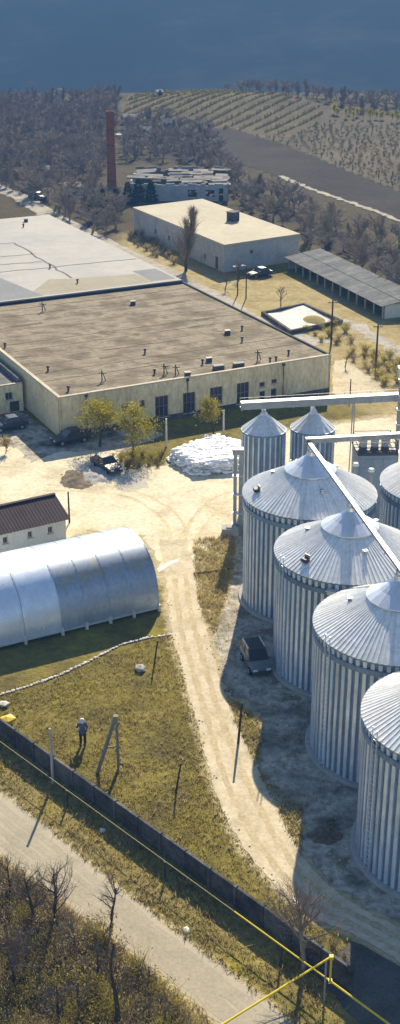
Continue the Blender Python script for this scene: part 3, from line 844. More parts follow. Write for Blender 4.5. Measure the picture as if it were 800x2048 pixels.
for i in range(1, 13):        # lapped edges of the roofing felt
    y = i * 3.0 + rnd.uniform(-.15, .15)
    MB().box((FW / 2, y, FH - .005), (FW - 1.0, rnd.uniform(.05, .09), .012), rnd.uniform(-.004, .004)).build('felt_seam', rnd.choice(['tan_dark', 'tan_patch', 'tan_dark']), fac)
# vents, pipes and bags on the roofs (each a thing of its own)
def roof_vent(p, kind, lab, z=FH - .02):
    if kind == 'pipe':
        t = thing('roof_pipe', lab, 'pipe', (*p, z), 0, 'vents and pipes on the tan roof')
        MB().tube([(0, 0, 0), (0, 0, .45)], .11, 8).build('pipe', 'steel_dark', t)
        MB().lathe([(.11, .42), (.22, .44), (.1, .62), (0, .63)], 8).build('cowl', 'steel_dark', t)
    elif kind == 'tee':
        t = thing('roof_pipe', lab, 'pipe', (*p, z), .5, 'vents and pipes on the tan roof')
        MB().tube([(0, 0, 0), (0, 0, 1.25)], .07, 8).build('pipe', 'steel_dark', t)
        MB().bar((-.35, 0, 1.0), (.55, 0, .85), .12).build('crossbar', 'steel_dark', t)
        MB().bar((.45, 0, 0), (.1, 0, .95), .08).build('brace', 'steel_dark', t)
    elif kind == 'box':
        t = thing('roof_vent', lab, 'vent', (*p, z), .3, 'vents and pipes on the tan roof')
        MB().box((0, 0, .22), (.6, .5, .44)).build('housing', 'steel_dark', t)
        MB().box((0, 0, .47), (.75, .65, .06)).build('lid', 'steel_dark', t)
    elif kind == 'cover':
        t = thing('roof_vent', lab, 'vent', (*p, z), .35, 'vents and pipes on the tan roof')
        MB().box((0, 0, .2), (1.15, .8, .4)).build('housing', 'steel_dark', t)
        MB().box((0, .05, .44), (1.3, .7, .07)).build('lid', 'concrete', t)
    return t
RV = [((-17.13, 136.05), 'pipe', 'lone dark capped pipe near the left edge of the tan roof'),
      ((-14.16, 129.06), 'pipe', 'dark capped pipe close to the front left corner of the tan roof'),
      ((-10.79, 132.47), 'tee', 'dark braced pipe near the front edge above the leafy tree'),
      ((-8.95, 164.90), 'box', 'dark vent box at the back of the tan roof, middle'),
      ((-20.67, 161.61), 'tee', 'dark braced pipe against the step of the pale roof'),
      ((-6.47, 142.73), 'pipe', 'lone dark capped pipe on the middle of the tan roof'),
      ((-5.09, 134.96), 'pipe', 'leftmost capped pipe of the cluster at the front roof edge'),
      ((-4.03, 134.96), 'tee', 'tall braced pipe in the front roof edge cluster'),
      ((-2.74, 134.60), 'tee', 'second tall braced pipe in the front roof edge cluster'),
      ((-1.39, 134.24), 'box', 'dark vent box right of the tall braced pipes'),
      ((0.29, 138.65), 'pipe', 'left of two dark stubs behind the white lidded vents'),
      ((1.04, 139.60), 'box', 'low dark vent box behind the white lidded vents'),
      ((2.10, 136.78), 'cover', 'left white lidded vent at the front roof edge'),
      ((4.39, 137.71), 'cover', 'right white lidded vent at the front roof edge'),
      ((3.39, 150.88), 'box', 'dark vent box alone on the right half of the roof'),
      ((5.24, 152.65), 'pipe', 'thin capped pipe beside the right half vent box'),
      ((5.09, 147.65), 'pipe', 'thin capped pipe between vent box and front edge, right half'),
      ((6.65, 140.18), 'tee', 'braced pipe right of the white lidded vents'),
      ((8.06, 139.41), 'pipe', 'left of a close pair of capped pipes near the right front'),
      ((8.77, 139.80), 'pipe', 'right of a close pair of capped pipes near the right front'),
      ((10.38, 142.33), 'pipe', 'rightmost dark capped pipe by the dark roof edge'),
      ((-23.26, 145.15), 'pipe', 'dark capped pipe at the far left picture edge of the tan roof')]
for p, k, lab in RV: roof_vent(p, k, lab)
roof_vent((-17.21, 174.64), 'pipe', 'dark capped pipe on the yellow patch of the pale roof', FH + .45)
roof_vent((-29.89, 217.89), 'box', 'dark vent box at the far end of the pale roof', FH + .45)
roof_vent((-29.73, 213.26), 'pipe', 'dark capped pipe at the far end of the pale roof', FH + .45)
roof_vent((-22.05, 183.67), 'pipe', 'dark capped pipe in the middle of the pale roof', FH + .45)

# annex at the picture edge
AN0 = (-20.05, 135.46)
anx = thing('annex', 'lower cream annex with dark door and parapet beside the hall', 'building', (AN0[0], AN0[1], 0), FR)
AH = 3.2
def lx(t): return (-t[0]) if t[0] < 0 else t[0]
wnd = [(-2.07, 2.41), (-1.19, 1.50)]; dor = [(-1.61, 1.27), (-0.46, -0.23)]
hw = rect_on((wnd[0][0] + 18, wnd[0][1]), (wnd[1][0] + 18, wnd[1][1])); hd = rect_on((dor[0][0] + 18, dor[0][1]), (dor[1][0] + 18, .05))
aw = wall_mesh(MB(), 18, AH, [hw, hd, (6, 8, 1.2, 2.4)]).build('wall', 'cream_wall', anx); aw.location = (-18, 0, 0)
window_in(aw, hw, 2, 1); door_in(aw, hd); window_in(aw, (6, 8, 1.2, 2.4))
MB().box((-9.2, 8.5, AH - .1), (17.6, 16.2, .2)).build('roof', 'slate_roof', anx)
MB().box((-9, .1, AH + .08), (18, .3, .16)).build('coping', 'coping', anx)
MB().box((-.25, 8.3, AH + .3), (.3, 16, .6)).build('parapet', 'slate_roof', anx)

# ------------------------------------------------------------------ grey store beyond the lane
MH = 4.3
mF, mL, mR = (3.85, 201.75), (-12.07, 232.87), (16.39, 210.17)
vL = np.array(mL) - np.array(mF); LL = np.linalg.norm(vL); vR = np.array(mR) - np.array(mF); LR_ = np.linalg.norm(vR)
mid = thing('grey_store', 'long grey plastered store with flat cream roof beyond the lane', 'building', (mF[0], mF[1], 0), math.atan2(vR[1], vR[0]))
def mloc(p):
    c, s_ = vR / LR_; d = np.array(p) - np.array(mF)
    return (d[0] * c + d[1] * s_, -d[0] * s_ + d[1] * c)
lp = mloc(mL)
angL = math.atan2(lp[1], lp[0])
hl = [(LL - 9.5, LL - 8.6, 1.4, 2.3), (LL - 15, LL - 14.2, 1.3, 2.2), (6.3, 7.0, .9, 1.7), (2.0, 3.0, .05, 2.1), (LL - 20, LL - 19, 1.3, 2.2)]
hl2 = [(LL - b, LL - a, c, d) for a, b, c, d in hl]
wl = wall_mesh(MB(), LL, MH - .02, hl2).build('wall', 'grey_plaster', mid)
wl.location = (lp[0], lp[1], 0); wl.rotation_euler = (0, 0, angL + math.pi)
for i, h in enumerate(hl2):
    if i == 3: door_in(wl, h)
    else: window_in(wl, h, 2, 1)
hr = [(5.2, 5.8, 2.4, 3.0)]
wr = wall_mesh(MB(), LR_, MH - .02, hr).build('wall', 'grey_plaster', mid); window_in(wr, hr[0], 1, 1)
q = [(0, 0), (LR_, 0), (LR_ + lp[0], lp[1]), lp]
cen = np.mean(np.array(q), 0)
MB().prism([tuple(cen + (np.array(p) - cen) * 1.0 + (np.array(p) - cen) / np.linalg.norm(np.array(p) - cen) * .35) for p in q], MH, MH + .28).build('roof', 'cream_roof', mid)
for a_, b_ in ((q[1], q[2]), (q[2], q[3])):
    MB().bar((a_[0], a_[1], MH / 2 - .01), (b_[0], b_[1], MH / 2 - .01), .3, MH - .04).build('wall', 'grey_plaster', mid)
bp = mloc((5.74, 220.78))
MB().box((bp[0], bp[1], MH + .28 + .75), (1.7, 1.5, 1.5), .3).build('chimney_box', 'concrete_dark', mid)
MB().box((bp[0], bp[1], MH + .28 + 1.56), (1.95, 1.75, .12), .3).build('chimney_lid', 'slate_roof', mid)

# open shed joined to its corner
s_a, s_b = (14.31, 204.21), (25.85, 173.96)
sv = np.array(s_b) - np.array(s_a); SL = np.linalg.norm(sv); ang = math.atan2(sv[1], sv[0])
sh = thing('open_shed', 'long low open-fronted shed with grey sloping roof by the wood', 'shed', (s_a[0], s_a[1], 0), ang)
me = MB().box((0, 0, .9), (.2, .2, 1.8)).mesh('post', 'concrete')
for i in range(13):
    o = link('post', me, sh); o.location = (.3 + (SL - .6) * i / 12, .15, 0)
MB().box((SL / 2, 5.4, 1.3), (SL, .25, 2.6)).build('back_wall', 'grey_plaster', sh)
MB().box((SL - .12, 2.8, 1.0), (.25, 4.9, 2.0)).build('end_wall', 'white_concrete', sh)
MB().box((.12, 2.8, 1.0), (.25, 4.9, 2.0)).build('end_wall', 'grey_plaster', sh)
nrow = 20; pw = (SL + .8) / nrow
for k in range(2):
    y0, y1 = (-.5 + k * 3.2, -.5 + (k + 1) * 3.2 + .15); z0, z1 = 1.86 + k * .45 + .03 * k, 1.86 + (k + 1) * .45
    mb = MB().add([(0, y0, z0), (pw - .004, y0, z0), (pw - .004, y1, z1), (0, y1, z1), (0, y0, z0 + .07), (pw - .004, y0, z0 + .07), (pw - .004, y1, z1 + .07), (0, y1, z1 + .07)],
                  [(0, 3, 2, 1), (4, 5, 6, 7), (0, 1, 5, 4), (1, 2, 6, 5), (2, 3, 7, 6), (3, 0, 4, 7)])
    me = mb.mesh('roof_sheet', 'slate_roof')
    for i in range(nrow):
        o = link('roof_sheet', me, sh); o.location = (-.4 + i * pw, 0, (i * 7 % 3) * .008)

# concrete basin with white lime in it
bq = [(9.00, 175.86), (15.13, 180.54), (19.71, 171.64), (12.30, 166.37)]
bs = thing('lime_basin', 'square concrete basin filled with white lime beside the hall', 'basin', (0, 0, 0))
for i in range(4):
    a_, b_ = np.array(bq[i]), np.array(bq[(i + 1) % 4]); d = (b_ - a_) / np.linalg.norm(b_ - a_)
    MB().bar((*(a_ - d * .2), .27), (*(b_ - d * .2), .27), .4, .55 + .01 * i).build('side', 'concrete_dark', bs)
mb = MB(); c0 = np.mean(np.array(bq), 0); n = 12; rnd = random.Random(2)
P00, P10, P11, P01 = [c0 + (np.array(p) - c0) * .97 for p in (bq[3], bq[2], bq[1], bq[0])]
for j in range(n + 1):
    for i in range(n + 1):
        a_ = i / n; b_ = j / n
        p = (P00 * (1 - a_) + P10 * a_) * (1 - b_) + (P01 * (1 - a_) + P11 * a_) * b_
        mb.v.append((p[0], p[1], .16 + .10 * math.sin(a_ * 5 + b_ * 3) + rnd.uniform(0, .05) + .1 * b_))
mb.f = [(j * (n + 1) + i, j * (n + 1) + i + 1, (j + 1) * (n + 1) + i + 1, (j + 1) * (n + 1) + i) for j in range(n) for i in range(n)]
mb.build('lime', 'stone_white', bs, True)
ps = (16.04, 172.88)
mb = MB(); 
mb.lathe([(1.7, -.05), (1.3, .25), (.7, .5), (.2, .6), (0, .62)], 14, (0, 0, .15))
o = mb.build('sand_heap', 'straw', bs, True); o.location = (*ps, 0); o.scale = (1, 1.5, .8)

# chimney of the old boiler house
ch = thing('brick_chimney', 'tall tapering red brick chimney rising from the wood', 'chimney', (-18.01, 262.68))
CHH = 18.06
MB().lathe([(1.12, 0), (1.12, 1.6), (1.02, 1.7), (.74, CHH - .9)], 20).build('shaft', 'brick', ch, True)
MB().lathe([(.74, CHH - .92), (.86, CHH - .85), (.86, CHH - .3), (.78, CHH), (.5, CHH), (.5, CHH - 1)], 20).build('crown', 'brick', ch)
for z in (4.5, 8, 11.5, 14.5):
    rr = 1.03 - (z - 1.7) / (CHH - 2.6) * .28
    MB().lathe([(rr, z - .1), (rr + .04, z - .08), (rr + .04, z + .08), (rr, z + .1)], 20).build('band', 'steel_dark', ch)

# roofless old boiler house
ru = thing('ruined_house', 'half collapsed pale house with broken roof below the chimney', 'building', (-14.29, 264.35), R_(-1))
RUL, RUD = 20.0, 17.0
rnd = random.Random(11)
def ragged(L, H, holes, drop, seed):
    r = random.Random(seed); mb = MB(); n = int(L / .9)
    for i in range(n):
        x0 = L * i / n; x1 = L * (i + 1) / n; top = H - r.random() ** 2 * drop
        hs = [h for h in holes if h[0] < (x0 + x1) / 2 < h[1]]
        if hs:
            h = hs[0]
            mb.box(((x0 + x1) / 2, 0, h[2] / 2), (x1 - x0, .35, h[2]))
            if top > h[3] + .1: mb.box(((x0 + x1) / 2, 0, (h[3] + top) / 2), (x1 - x0, .35, top - h[3]))
        else:
            mb.box(((x0 + x1) / 2, 0, top / 2), (x1 - x0, .35, top))
    return mb
ragged(RUL, 3.6, [(2, 3.6, .9, 2.3), (12, 13.8, .9, 2.3), (15.2, 17, .9, 2.3), (18, 19.2, .01, 2.6)], .5, 1).build('wall', 'grey_plaster', ru)
w_ = ragged(RUD, 3.8, [(2, 4, .9, 2.2), (7, 9, .9, 2.2)], 1.6, 2).build('wall', 'grey_plaster', ru); w_.rotation_euler = (0, 0, math.pi / 2)
w_ = ragged(RUD, 3.6, [(6, 8, .9, 2.2)], .8, 3).build('wall', 'rubble', ru); w_.location = (RUL, 0, 0); w_.rotation_euler = (0, 0, math.pi / 2)
w_ = ragged(RUL, 4.4, [(4, 5.5, 1.2, 2.8)], 1.2, 4).build('wall', 'rubble', ru); w_.location = (0, RUD, 0)
for i in range(44):
    x = rnd.uniform(.8, RUL - 1); y = rnd.uniform(.8, RUD - 1)
    if x < 6.5 and y < 6: continue
    M = Matrix.Rotation(rnd.uniform(-.07, .07), 3, 'X') @ Matrix.Rotation(rnd.uniform(-.07, .07), 3, 'Y') @ Matrix.Rotation(rnd.uniform(-.1, .1), 3, 'Z')
    MB().box((x, y, 3.3 + rnd.uniform(-.15, .15) + y * .03), (rnd.uniform(2.5, 4.6), rnd.uniform(2.0, 3.2), .2), M=M).build('roof_slab', rnd.choice(['rubble', 'slate_roof', 'rubble', 'slate_roof']), ru)
for i in range(18):
    M = Matrix.Rotation(rnd.uniform(0, 3), 3, 'Z') @ Matrix.Rotation(rnd.uniform(-.5, .5), 3, 'X')
    MB().box((rnd.uniform(.8, RUL - .8), rnd.uniform(.8, RUD - .8), rnd.uniform(.2, .6)), (rnd.uniform(.6, 1.6), rnd.uniform(.5, 1.2), .5), M=M).build('rubble_block', 'rubble', ru)

# small far sheds whose roofs catch the sun
def far_house(p, w, d, h, rz, roof, lab, name='far_house'):
    z = float(terr(p[0], p[1]))
    t = thing(name, lab, 'house', (p[0], p[1], z), rz, 'small houses beyond the wood')
    MB().box((0, 0, h / 2), (w, d, h)).build('wall', 'white_wall', t)
    mb = MB().add([(-w / 2 - .3, -d / 2 - .3, h), (w / 2 + .3, -d / 2 - .3, h), (w / 2 + .3, d / 2 + .3, h), (-w / 2 - .3, d / 2 + .3, h), (-w / 2 - .3, 0, h + d * .28), (w / 2 + .3, 0, h + d * .28)],
                  [(0, 1, 5, 4), (2, 3, 4, 5), (0, 4, 3), (1, 2, 5), (0, 3, 2, 1)])
    mb.build('roof', roof, t)
    for x in (-w / 4, w / 4): MB().box((x, -d / 2 - .02, h * .55), (.8, .06, .9)).build('window', 'window_dark', t)
    MB().box((0, -d / 2 - .02, .95), (.8, .07, 1.9)).build('door', 'wood_dark', t)
far_house((-20.81, 383.25), 3.2, 2.6, 1.8, .2, 'concrete', 'small house with pale grey roof just right of the chimney top')
far_house((-15.00, 361.98), 3.0, 3, 1.6, -.2, 'concrete', 'small white roofed house nearest the dark ploughed field')
far_house((-13.35, 428.12), 2.0, 2.2, 1.4, .4, 'concrete', 'tiny white roofed house among the vine rows')
far_house((-8.84, 372.33), 3.5, 3.6, 2.0, .1, 'slate_roof', 'small grey roofed house at the foot of the vineyard')
far_house((-35.91, 293.33), 3.0, 2.8, 1.8, .5, 'concrete', 'small pale roofed house half hidden in the left wood')
far_house((-27.14, 272.40), 3.0, 2.6, 1.8, .3, 'white_concrete', 'tiny pale hut at the wood edge near the lane')
t = thing('lime_pond', 'bright oval settling pond just right of the chimney', 'pond', (-21.80, 361.98))
MB().lathe([(2.6, 0), (2.5, .5), (2.2, .5), (2.1, .2)], 28).build('rim', 'white_concrete', t); MB().lathe([(2.15, .25), (0, .25)], 28).build('surface', 'stone_white', t)
t.location.z = float(terr(*(-21.80, 361.98))) + .05
t.scale = (.85, 1.2, 1)
t = thing('water_tower', 'slim pale water tower above the left wood', 'tower', (*(-43.13, 407.01), 0)); t.location.z = float(terr(*(-43.13, 407.01)))
MB().tube([(0, 0, 0), (0, 0, 4.6)], [.55, .45], 12).build('shaft', 'concrete', t); MB().lathe([(.45, 4.5), (.8, 5.2), (.8, 6.3), (.2, 6.7), (0, 6.7)], 16).build('tank', 'concrete', t)

# ------------------------------------------------------------------ arched metal hangar
ha, hb = (-15.01, 82.03), (-3.26, 88.11)
hv = np.array(hb) - np.array(ha); hv /= np.linalg.norm(hv); hang = math.atan2(hv[1], hv[0])
HR, HH, HLEN = 4.45, 5.0, 17.2
hx = np.array(hb) - np.array([hv[1], -hv[0]]) * HR        # end point of the axis
hg = thing('arched_hangar', 'long arched sheet metal hangar with weathered right end', 'hangar', (hx[0], hx[1], 0), hang)
def hprof(t, off=0.0):      # t 0 = side towards the camera .. 1 far side
    a = math.pi * t; c, s_ = math.cos(a), math.sin(a)
    return ((HR + off) * -math.copysign(abs(c) ** .82, c), .32 + (HH - .32 + off) * abs(s_) ** .84)
NT = 28
def hangar_bay(x0, x1, m, off=0.0, nx=18):
    mb = MB(); rnd = random.Random(int(x0 * 10))
    for i in range(nx + 1):
        x = x0 + (x1 - x0) * i / nx
        for k in range(NT + 1):
            y, z = hprof(k / NT, off)
            w = .018 if (i % 2) else 0
            mb.v.append((x, y * (1 + w / HR), z + w))
    mb.f = [(i * (NT + 1) + k, (i + 1) * (NT + 1) + k, (i + 1) * (NT + 1) + k + 1, i * (NT + 1) + k + 1) for i in range(nx) for k in range(NT)]
    return mb.build('roof_bay', m, hg, True)
xs = [0, -2.2, -4.2, -6.2, -8.2, -11.2, -14.2, -17.2]
for i in range(len(xs) - 1):
    o = hangar_bay(xs[i + 1] + .01, xs[i] - .01, 'hangar_dull' if xs[i] > -8 else 'hangar_shiny', .004 * (i % 2))
    if i == 0: tag(o, 'rust stained end bay of the hangar')
for i, x in enumerate(xs):
    mb = MB()
    for k in range(NT):
        a_ = hprof(k / NT, .02); b_ = hprof((k + 1) / NT, .02)
        mb.bar((x, a_[0], a_[1]), (x, b_[0], b_[1]), .05, .03)
    mb.build('arch_rib', 'hangar_dull', hg)
    for y in (-HR - .02, HR + .02):
        MB().box((x, y, .3), (.2, .3, .6)).build('foot', 'white_concrete', hg)
for y in (-HR, HR): MB().box((-HLEN / 2, y, .33), (HLEN, .12, .14)).build('sill_beam', 'steel_white', hg)
mb = MB(); n = 24
mb.v = [(-.04, hprof(k / n, -.03)[0], hprof(k / n, -.03)[1]) for k in range(n + 1)] + [(-.04, -HR, 0), (-.04, HR, 0)]
mb.f = [tuple(list(range(n + 1)) + [n + 2, n + 1])]
mb.build('end_wall', 'steel_grey', hg)
MB().box((.02, 0, 1.7), (.1, 3.2, 3.4)).build('gate', 'steel_white', hg)
mb = MB(); mb.v = [(p[0] - HLEN + .08, p[1], p[2]) for p in [(-.04, hprof(k / n, -.03)[0], hprof(k / n, -.03)[1]) for k in range(n + 1)] + [(-.04, -HR, 0), (-.04, HR, 0)]]
mb.f = [tuple(list(range(n + 1)) + [n + 2, n + 1])]; mb.build('end_wall', 'steel_grey', hg)

# brown roofed store
e0, e1 = (-11.92, 101.66), (-17.27, 98.53)
bv = np.array(e1) - np.array(e0); bv /= np.linalg.norm(bv)
br = thing('brown_roof_store', 'white walled store with dark brown sheet roof behind the hangar', 'building', (e0[0], e0[1], 0), math.atan2(-bv[1], -bv[0]))
BL = 16.0; BD = 5.4
hb_ = []
for a, b in (((1.30, 1.23), (1.75, 0.85)), ((3.25, 1.40), (3.65, 1.01)), ((5.55, 1.37), (5.99, 0.99))):
    s0_, s1_ = sorted((a[0], b[0])); hb_.append((BL - s1_, BL - s0_, .85, 1.45))
wb = wall_mesh(MB(), BL, 1.98, hb_).build('wall', 'white_wall', br); wb.location = (-BL, 0, 0)
for h in hb_: window_in(wb, h, 2, 1)
mb = MB().add([(0, 0, 0), (0, BD, 0), (0, BD, 1.98), (0, BD / 2 + .2, 2.9), (0, 0, 1.98)], [(0, 1, 2, 3, 4)]).build('gable', 'white_wall', br)
MB().box((-BL / 2, BD, .98), (BL, .2, 1.96)).build('wall', 'white_wall', br)
npan = 14; pw = (BL + .7) / npan
for side in (0, 1):
    y0, z0 = (-.35, 1.90) if side == 0 else (BD + .35, 1.90); y1, z1 = BD / 2 + .2, 3.12
    mb = MB(); k = 8; vs = []
    for (y, z) in ((y0, z0), (y1, z1)):
        for i in range(k + 1):
            vs.append((pw * i / k * .995, y, z + (.02 if i % 2 else 0)))
    fs = [(i, i + 1, k + 2 + i, k + 1 + i) for i in range(k)]
    me = MB().add(vs, fs if side == 0 else [f[::-1] for f in fs]).mesh('roof_sheet', 'brown_roof')
    for i in range(npan):
        o = link('roof_sheet', me, br); o.location = (.35 - (i + 1) * pw, 0, .006 * (i % 2))
MB().box((-BL / 2, BD / 2 + .2, 3.17), (BL + .7, .35, .06)).build('ridge', 'brown_roof', br)

# ------------------------------------------------------------------ heap of white sacks
hp = thing('sack_heap', 'low heap of bright white sacks stacked in front of the hall', 'sack heap', (0.26, 119.65))
base = np.array((0.26, 119.65))
hq = [np.array(p) - base for p in ((-3.39, 120.33), (-0.70, 116.05), (3.91, 116.97), (5.22, 122.44), (1.60, 125.34))]
def sack_mesh(m):
    mb = MB(); n, k = 12, 7; rnd = random.Random(3)
    for j in range(k + 1):
        v = -math.pi / 2 + math.pi * j / k
        for i in range(n):
            u_ = 2 * math.pi * i / n
            c, s_ = math.cos(u_), math.sin(u_)
            mb.v.append(((.36) * math.copysign(abs(c) ** .7, c) * math.cos(v) ** .6, .27 * math.copysign(abs(s_) ** .7, s_) * math.cos(v) ** .6, .12 * math.sin(v) + rnd.uniform(-.012, .012)))
    mb.f = [(j * n + i, j * n + (i + 1) % n, (j + 1) * n + (i + 1) % n, (j + 1) * n + i) for j in range(k) for i in range(n)]
    return mb.mesh('sack', m, True)
sk = [sack_mesh('sack'), sack_mesh('sack'), sack_mesh('sack_shade')]
rnd = random.Random(8)
cnt = 0
cq = np.mean(np.array(hq), 0)
pad_poly = [tuple(cq + (p - cq) * 1.0) for p in hq]
# boards and first layers hidden under the sacks
MB().prism([tuple(cq + (np.array(p) - cq) * .9) for p in pad_poly], .0, 1.1).build('pallet_core', 'sack', hp)
for layer in range(5):
    shr = 1.0 - .03 * layer; zz = .15 + layer * .25
    poly = [tuple(cq + (np.array(p) - cq) * shr) for p in pad_poly]; inner = [tuple(cq + (np.array(p) - cq) * .84) for p in pad_poly]
    xs_ = np.arange(-9, 9, .56); ys_ = np.arange(-9, 9, .44)
    for x in xs_:
        for y in ys_:
            px_, py_ = x + (layer % 2) * .4 + rnd.uniform(-.1, .1), y + (layer % 2) * .3 + rnd.uniform(-.08, .08)
            if not inside(poly, np.array(px_), np.array(py_)): continue
            if layer < 4 and inside(inner, np.array(px_), np.array(py_)): continue
            o = link('sack', rnd.choice(sk[:2]) if layer == 4 else rnd.choice(sk), hp)
            o.location = (px_, py_, zz + rnd.uniform(-.05, .05)); o.rotation_euler = (rnd.uniform(-.22, .22), rnd.uniform(-.22, .22), rnd.uniform(-1.5, 1.5))
            s_ = rnd.uniform(1.0, 1.35); o.scale = (s_, s_, s_); cnt += 1
print('sacks', cnt)

# ------------------------------------------------------------------ wall along the road
WL = [(-30.5, 89.1), (-13.38, 70.74), (-6.11, 62.78), (0.00, 56.25), (4.25, 51.78), (6.20, 49.74), (7.60, 48.27), (11.86, 43.87)]
WHT = 1.43
bw = thing('boundary_wall', 'long dark concrete panel wall running beside the road', 'wall', (0, 0, 0))
wa, wb_ = np.array(WL[0]), np.array(WL[-2])
wd = (wb_ - wa); wlen = np.linalg.norm(wd); wd /= wlen
np_ = int(wlen / 2.0); pl = wlen / np_
ang = math.atan2(wd[1], wd[0])
mp_ = MB().box((0, 0, WHT / 2), (pl - .24, .12, WHT - .1)).box((0, -.065, WHT * .28), (pl - .5, .03, WHT * .34)).box((0, -.065, WHT * .70), (pl - .5, .03, WHT * .34)).mesh('panel', 'concrete_dark')
mpost = MB().box((0, 0, WHT / 2 + .03), (.2, .24, WHT + .06)).mesh('post', 'concrete_dark')
mcop = MB().box((0, 0, WHT - .02), (pl - .22, .15, .06)).mesh('coping', 'concrete_dark')
for i in range(np_ + 1):
    c = wa + wd * pl * i
    o = link('post', mpost, bw); o.location = (c[0], c[1], 0); o.rotation_euler = (0, 0, ang)
    if i < np_:
        c = c + wd * pl / 2
        for me, nm in ((mp_, 'panel'), (mcop, 'coping')):
            o = link(nm, me, bw); o.location = (c[0], c[1], 0); o.rotation_euler = (0, (i * 37 % 5 - 2) * .004, ang)

# yellow gas pipe on low posts, with the goal-shaped crossing over the road
gp = thing('gas_pipe', 'yellow gas pipe on low posts along the wall, rising over the road', 'pipe', (0, 0, 0))
g0, g1, g2 = np.array((-26.63, 82.85)), np.array((6.47, 47.60)), np.array((9.48, 44.37))
rr = .055
gj = g0 + (g1 - g0) * .86
MB().tube([(*g0, 1.26), (*gj, 1.26)], .026, 8).build('run', 'gas_faded', gp); MB().tube([(*gj, 1.26), (*g1, 1.26)], .042, 8).build('run', 'gas_yellow', gp)
MB().tube([(*g1, 1.26), (*(g1 + (g2 - g1) * 1.6), 1.26)], rr, 8).build('run', 'gas_yellow', gp)
top1 = np.array((6.40, 47.58)); top0 = np.array((1.27, 43.54)); dd = (top0 - top1) / np.linalg.norm(top0 - top1)
MB().tube([(*g1, 1.2), (*g1, 2.85)], rr, 8).build('riser', 'gas_yellow', gp)
MB().tube([(*top1, 2.8), (*(top1 + dd * 10.5), 2.8)], .055, 8).build('crossing', 'gas_yellow', gp)
MB().tube([(*(top1 + dd * 10.5), 2.87), (*(top1 + dd * 10.5), 0)], .07, 8).build('riser', 'gas_yellow', gp)
mb = MB().tube([(*(6.21, 47.47), 0), (*(6.21, 47.47), 2.72)], .05, 8); mb.build('post', 'steel_grey', gp)
for s_ in (0, 1):
    MB().box((g1[0], g1[1], 1.26 + s_ * 1.54), (.2, .2, .18)).build('elbow', 'gas_yellow', gp)
gl = np.linalg.norm(g1 - g0)
me = MB().box((0, 0, .6), (.08, .08, 1.2)).box((0, 0, 1.19), (.2, .1, .04)).mesh('post', 'steel_dark')
k = int(gl / 9)
for i in range(1, k + 1):
    c = g0 + (g1 - g0) / gl * 9 * i
    o = link('post', me, gp); o.location = (c[0], c[1], 0); o.rotation_euler = (0, 0, ang)

# ------------------------------------------------------------------ posts, poles, stays
def post(name, p, h, r, m, lab, lean=(0, 0), cross=False, cat='post', lamp=False):
    t = thing(name, lab, cat, (*p, 0))
    MB().tube([(0, 0, -.1), (lean[0] * .5, lean[1] * .5, h * .5), (lean[0], lean[1], h)], [r, r * .9, r * .75], 8).build('shaft', m, t)
    if cross:
        MB().bar((lean[0] - .6, lean[1], h - .35), (lean[0] + .6, lean[1], h - .35), .09).build('crossarm', m, t)
        me = MB().lathe([(.05, 0), (.06, .12), (.03, .2), (0, .2)], 8).mesh('insulator', 'lamp_glass')
        for x in (-.5, .5):
            o = link('insulator', me, t); o.location = (lean[0] + x, lean[1], h - .3)
    else:
        MB().lathe([(r * .85, h - .02), (r * .85, h + .05), (0, h + .07)], 8, (lean[0], lean[1], 0)).build('cap', m, t)
    if lamp:
        MB().bar((lean[0], lean[1], h), (lean[0] - .5, lean[1] - .2, h + .15), .05).build('bracket', 'steel_grey', t)
        MB().box((lean[0] - .55, lean[1] - .2, h + .13), (.4, .2, .12)).build('lamp', 'lamp_glass', t)
    return t
post('concrete_post', (-9.27, 65.45), 4.1, .10, 'concrete', 'pale concrete post rising through the gas pipe left of the wooden stays', cat='post')
post('wooden_post', (-3.38, 79.87), 1.9, .07, 'wood_dark', 'dark leaning post on the grass below the hangar end', (.28, .12))
post('wooden_post', (-1.50, 64.73), 1.9, .07, 'wood_dark', 'dark leaning post on the grass near the boundary wall', (.3, .12))
post('wooden_pole', (2.52, 69.82), 3.0, .09, 'wood_dark', 'dark pole with pale top beside the track below the van', (.22, .2), cat='pole')
post('concrete_post', (-3.54, 124.16), 3.08, .12, 'white_concrete', 'pale post before the hall at the left end of the sack heap')
post('concrete_post', (2.54, 127.59), 2.74, .12, 'white_concrete', 'pale post before the hall behind the sack heap, by the small tree')
post('wooden_pole', (-11.95, 104.84), 3.04, .09, 'wood_dark', 'dark pole standing at the end of the brown roofed store', cat='pole')
post('utility_pole', (17.34, 161.22), 6.07, .13, 'wood_dark', 'dark utility pole beside the lime basin', cross=True, cat='pole')
post('utility_pole', (22.35, 153.76), 4.95, .13, 'wood_dark', 'dark utility pole right of the basin in the dry scrub', cross=True, cat='pole')
post('lamp_post', (5.68, 187.40), 4.27, .10, 'wood_dark', 'left of two close lamp posts before the grey store', lamp=True, cat='lamp post')
post('lamp_post', (6.89, 185.32), 4.91, .10, 'wood_dark', 'right of two close lamp posts before the grey store', lamp=True, cat='lamp post')
post('concrete_post', (7.78, 139.98), 2.2, .08, 'wood_dark', 'short dark post at the bank behind the hall corner') .location = (*(17.55, 139.98), 0)
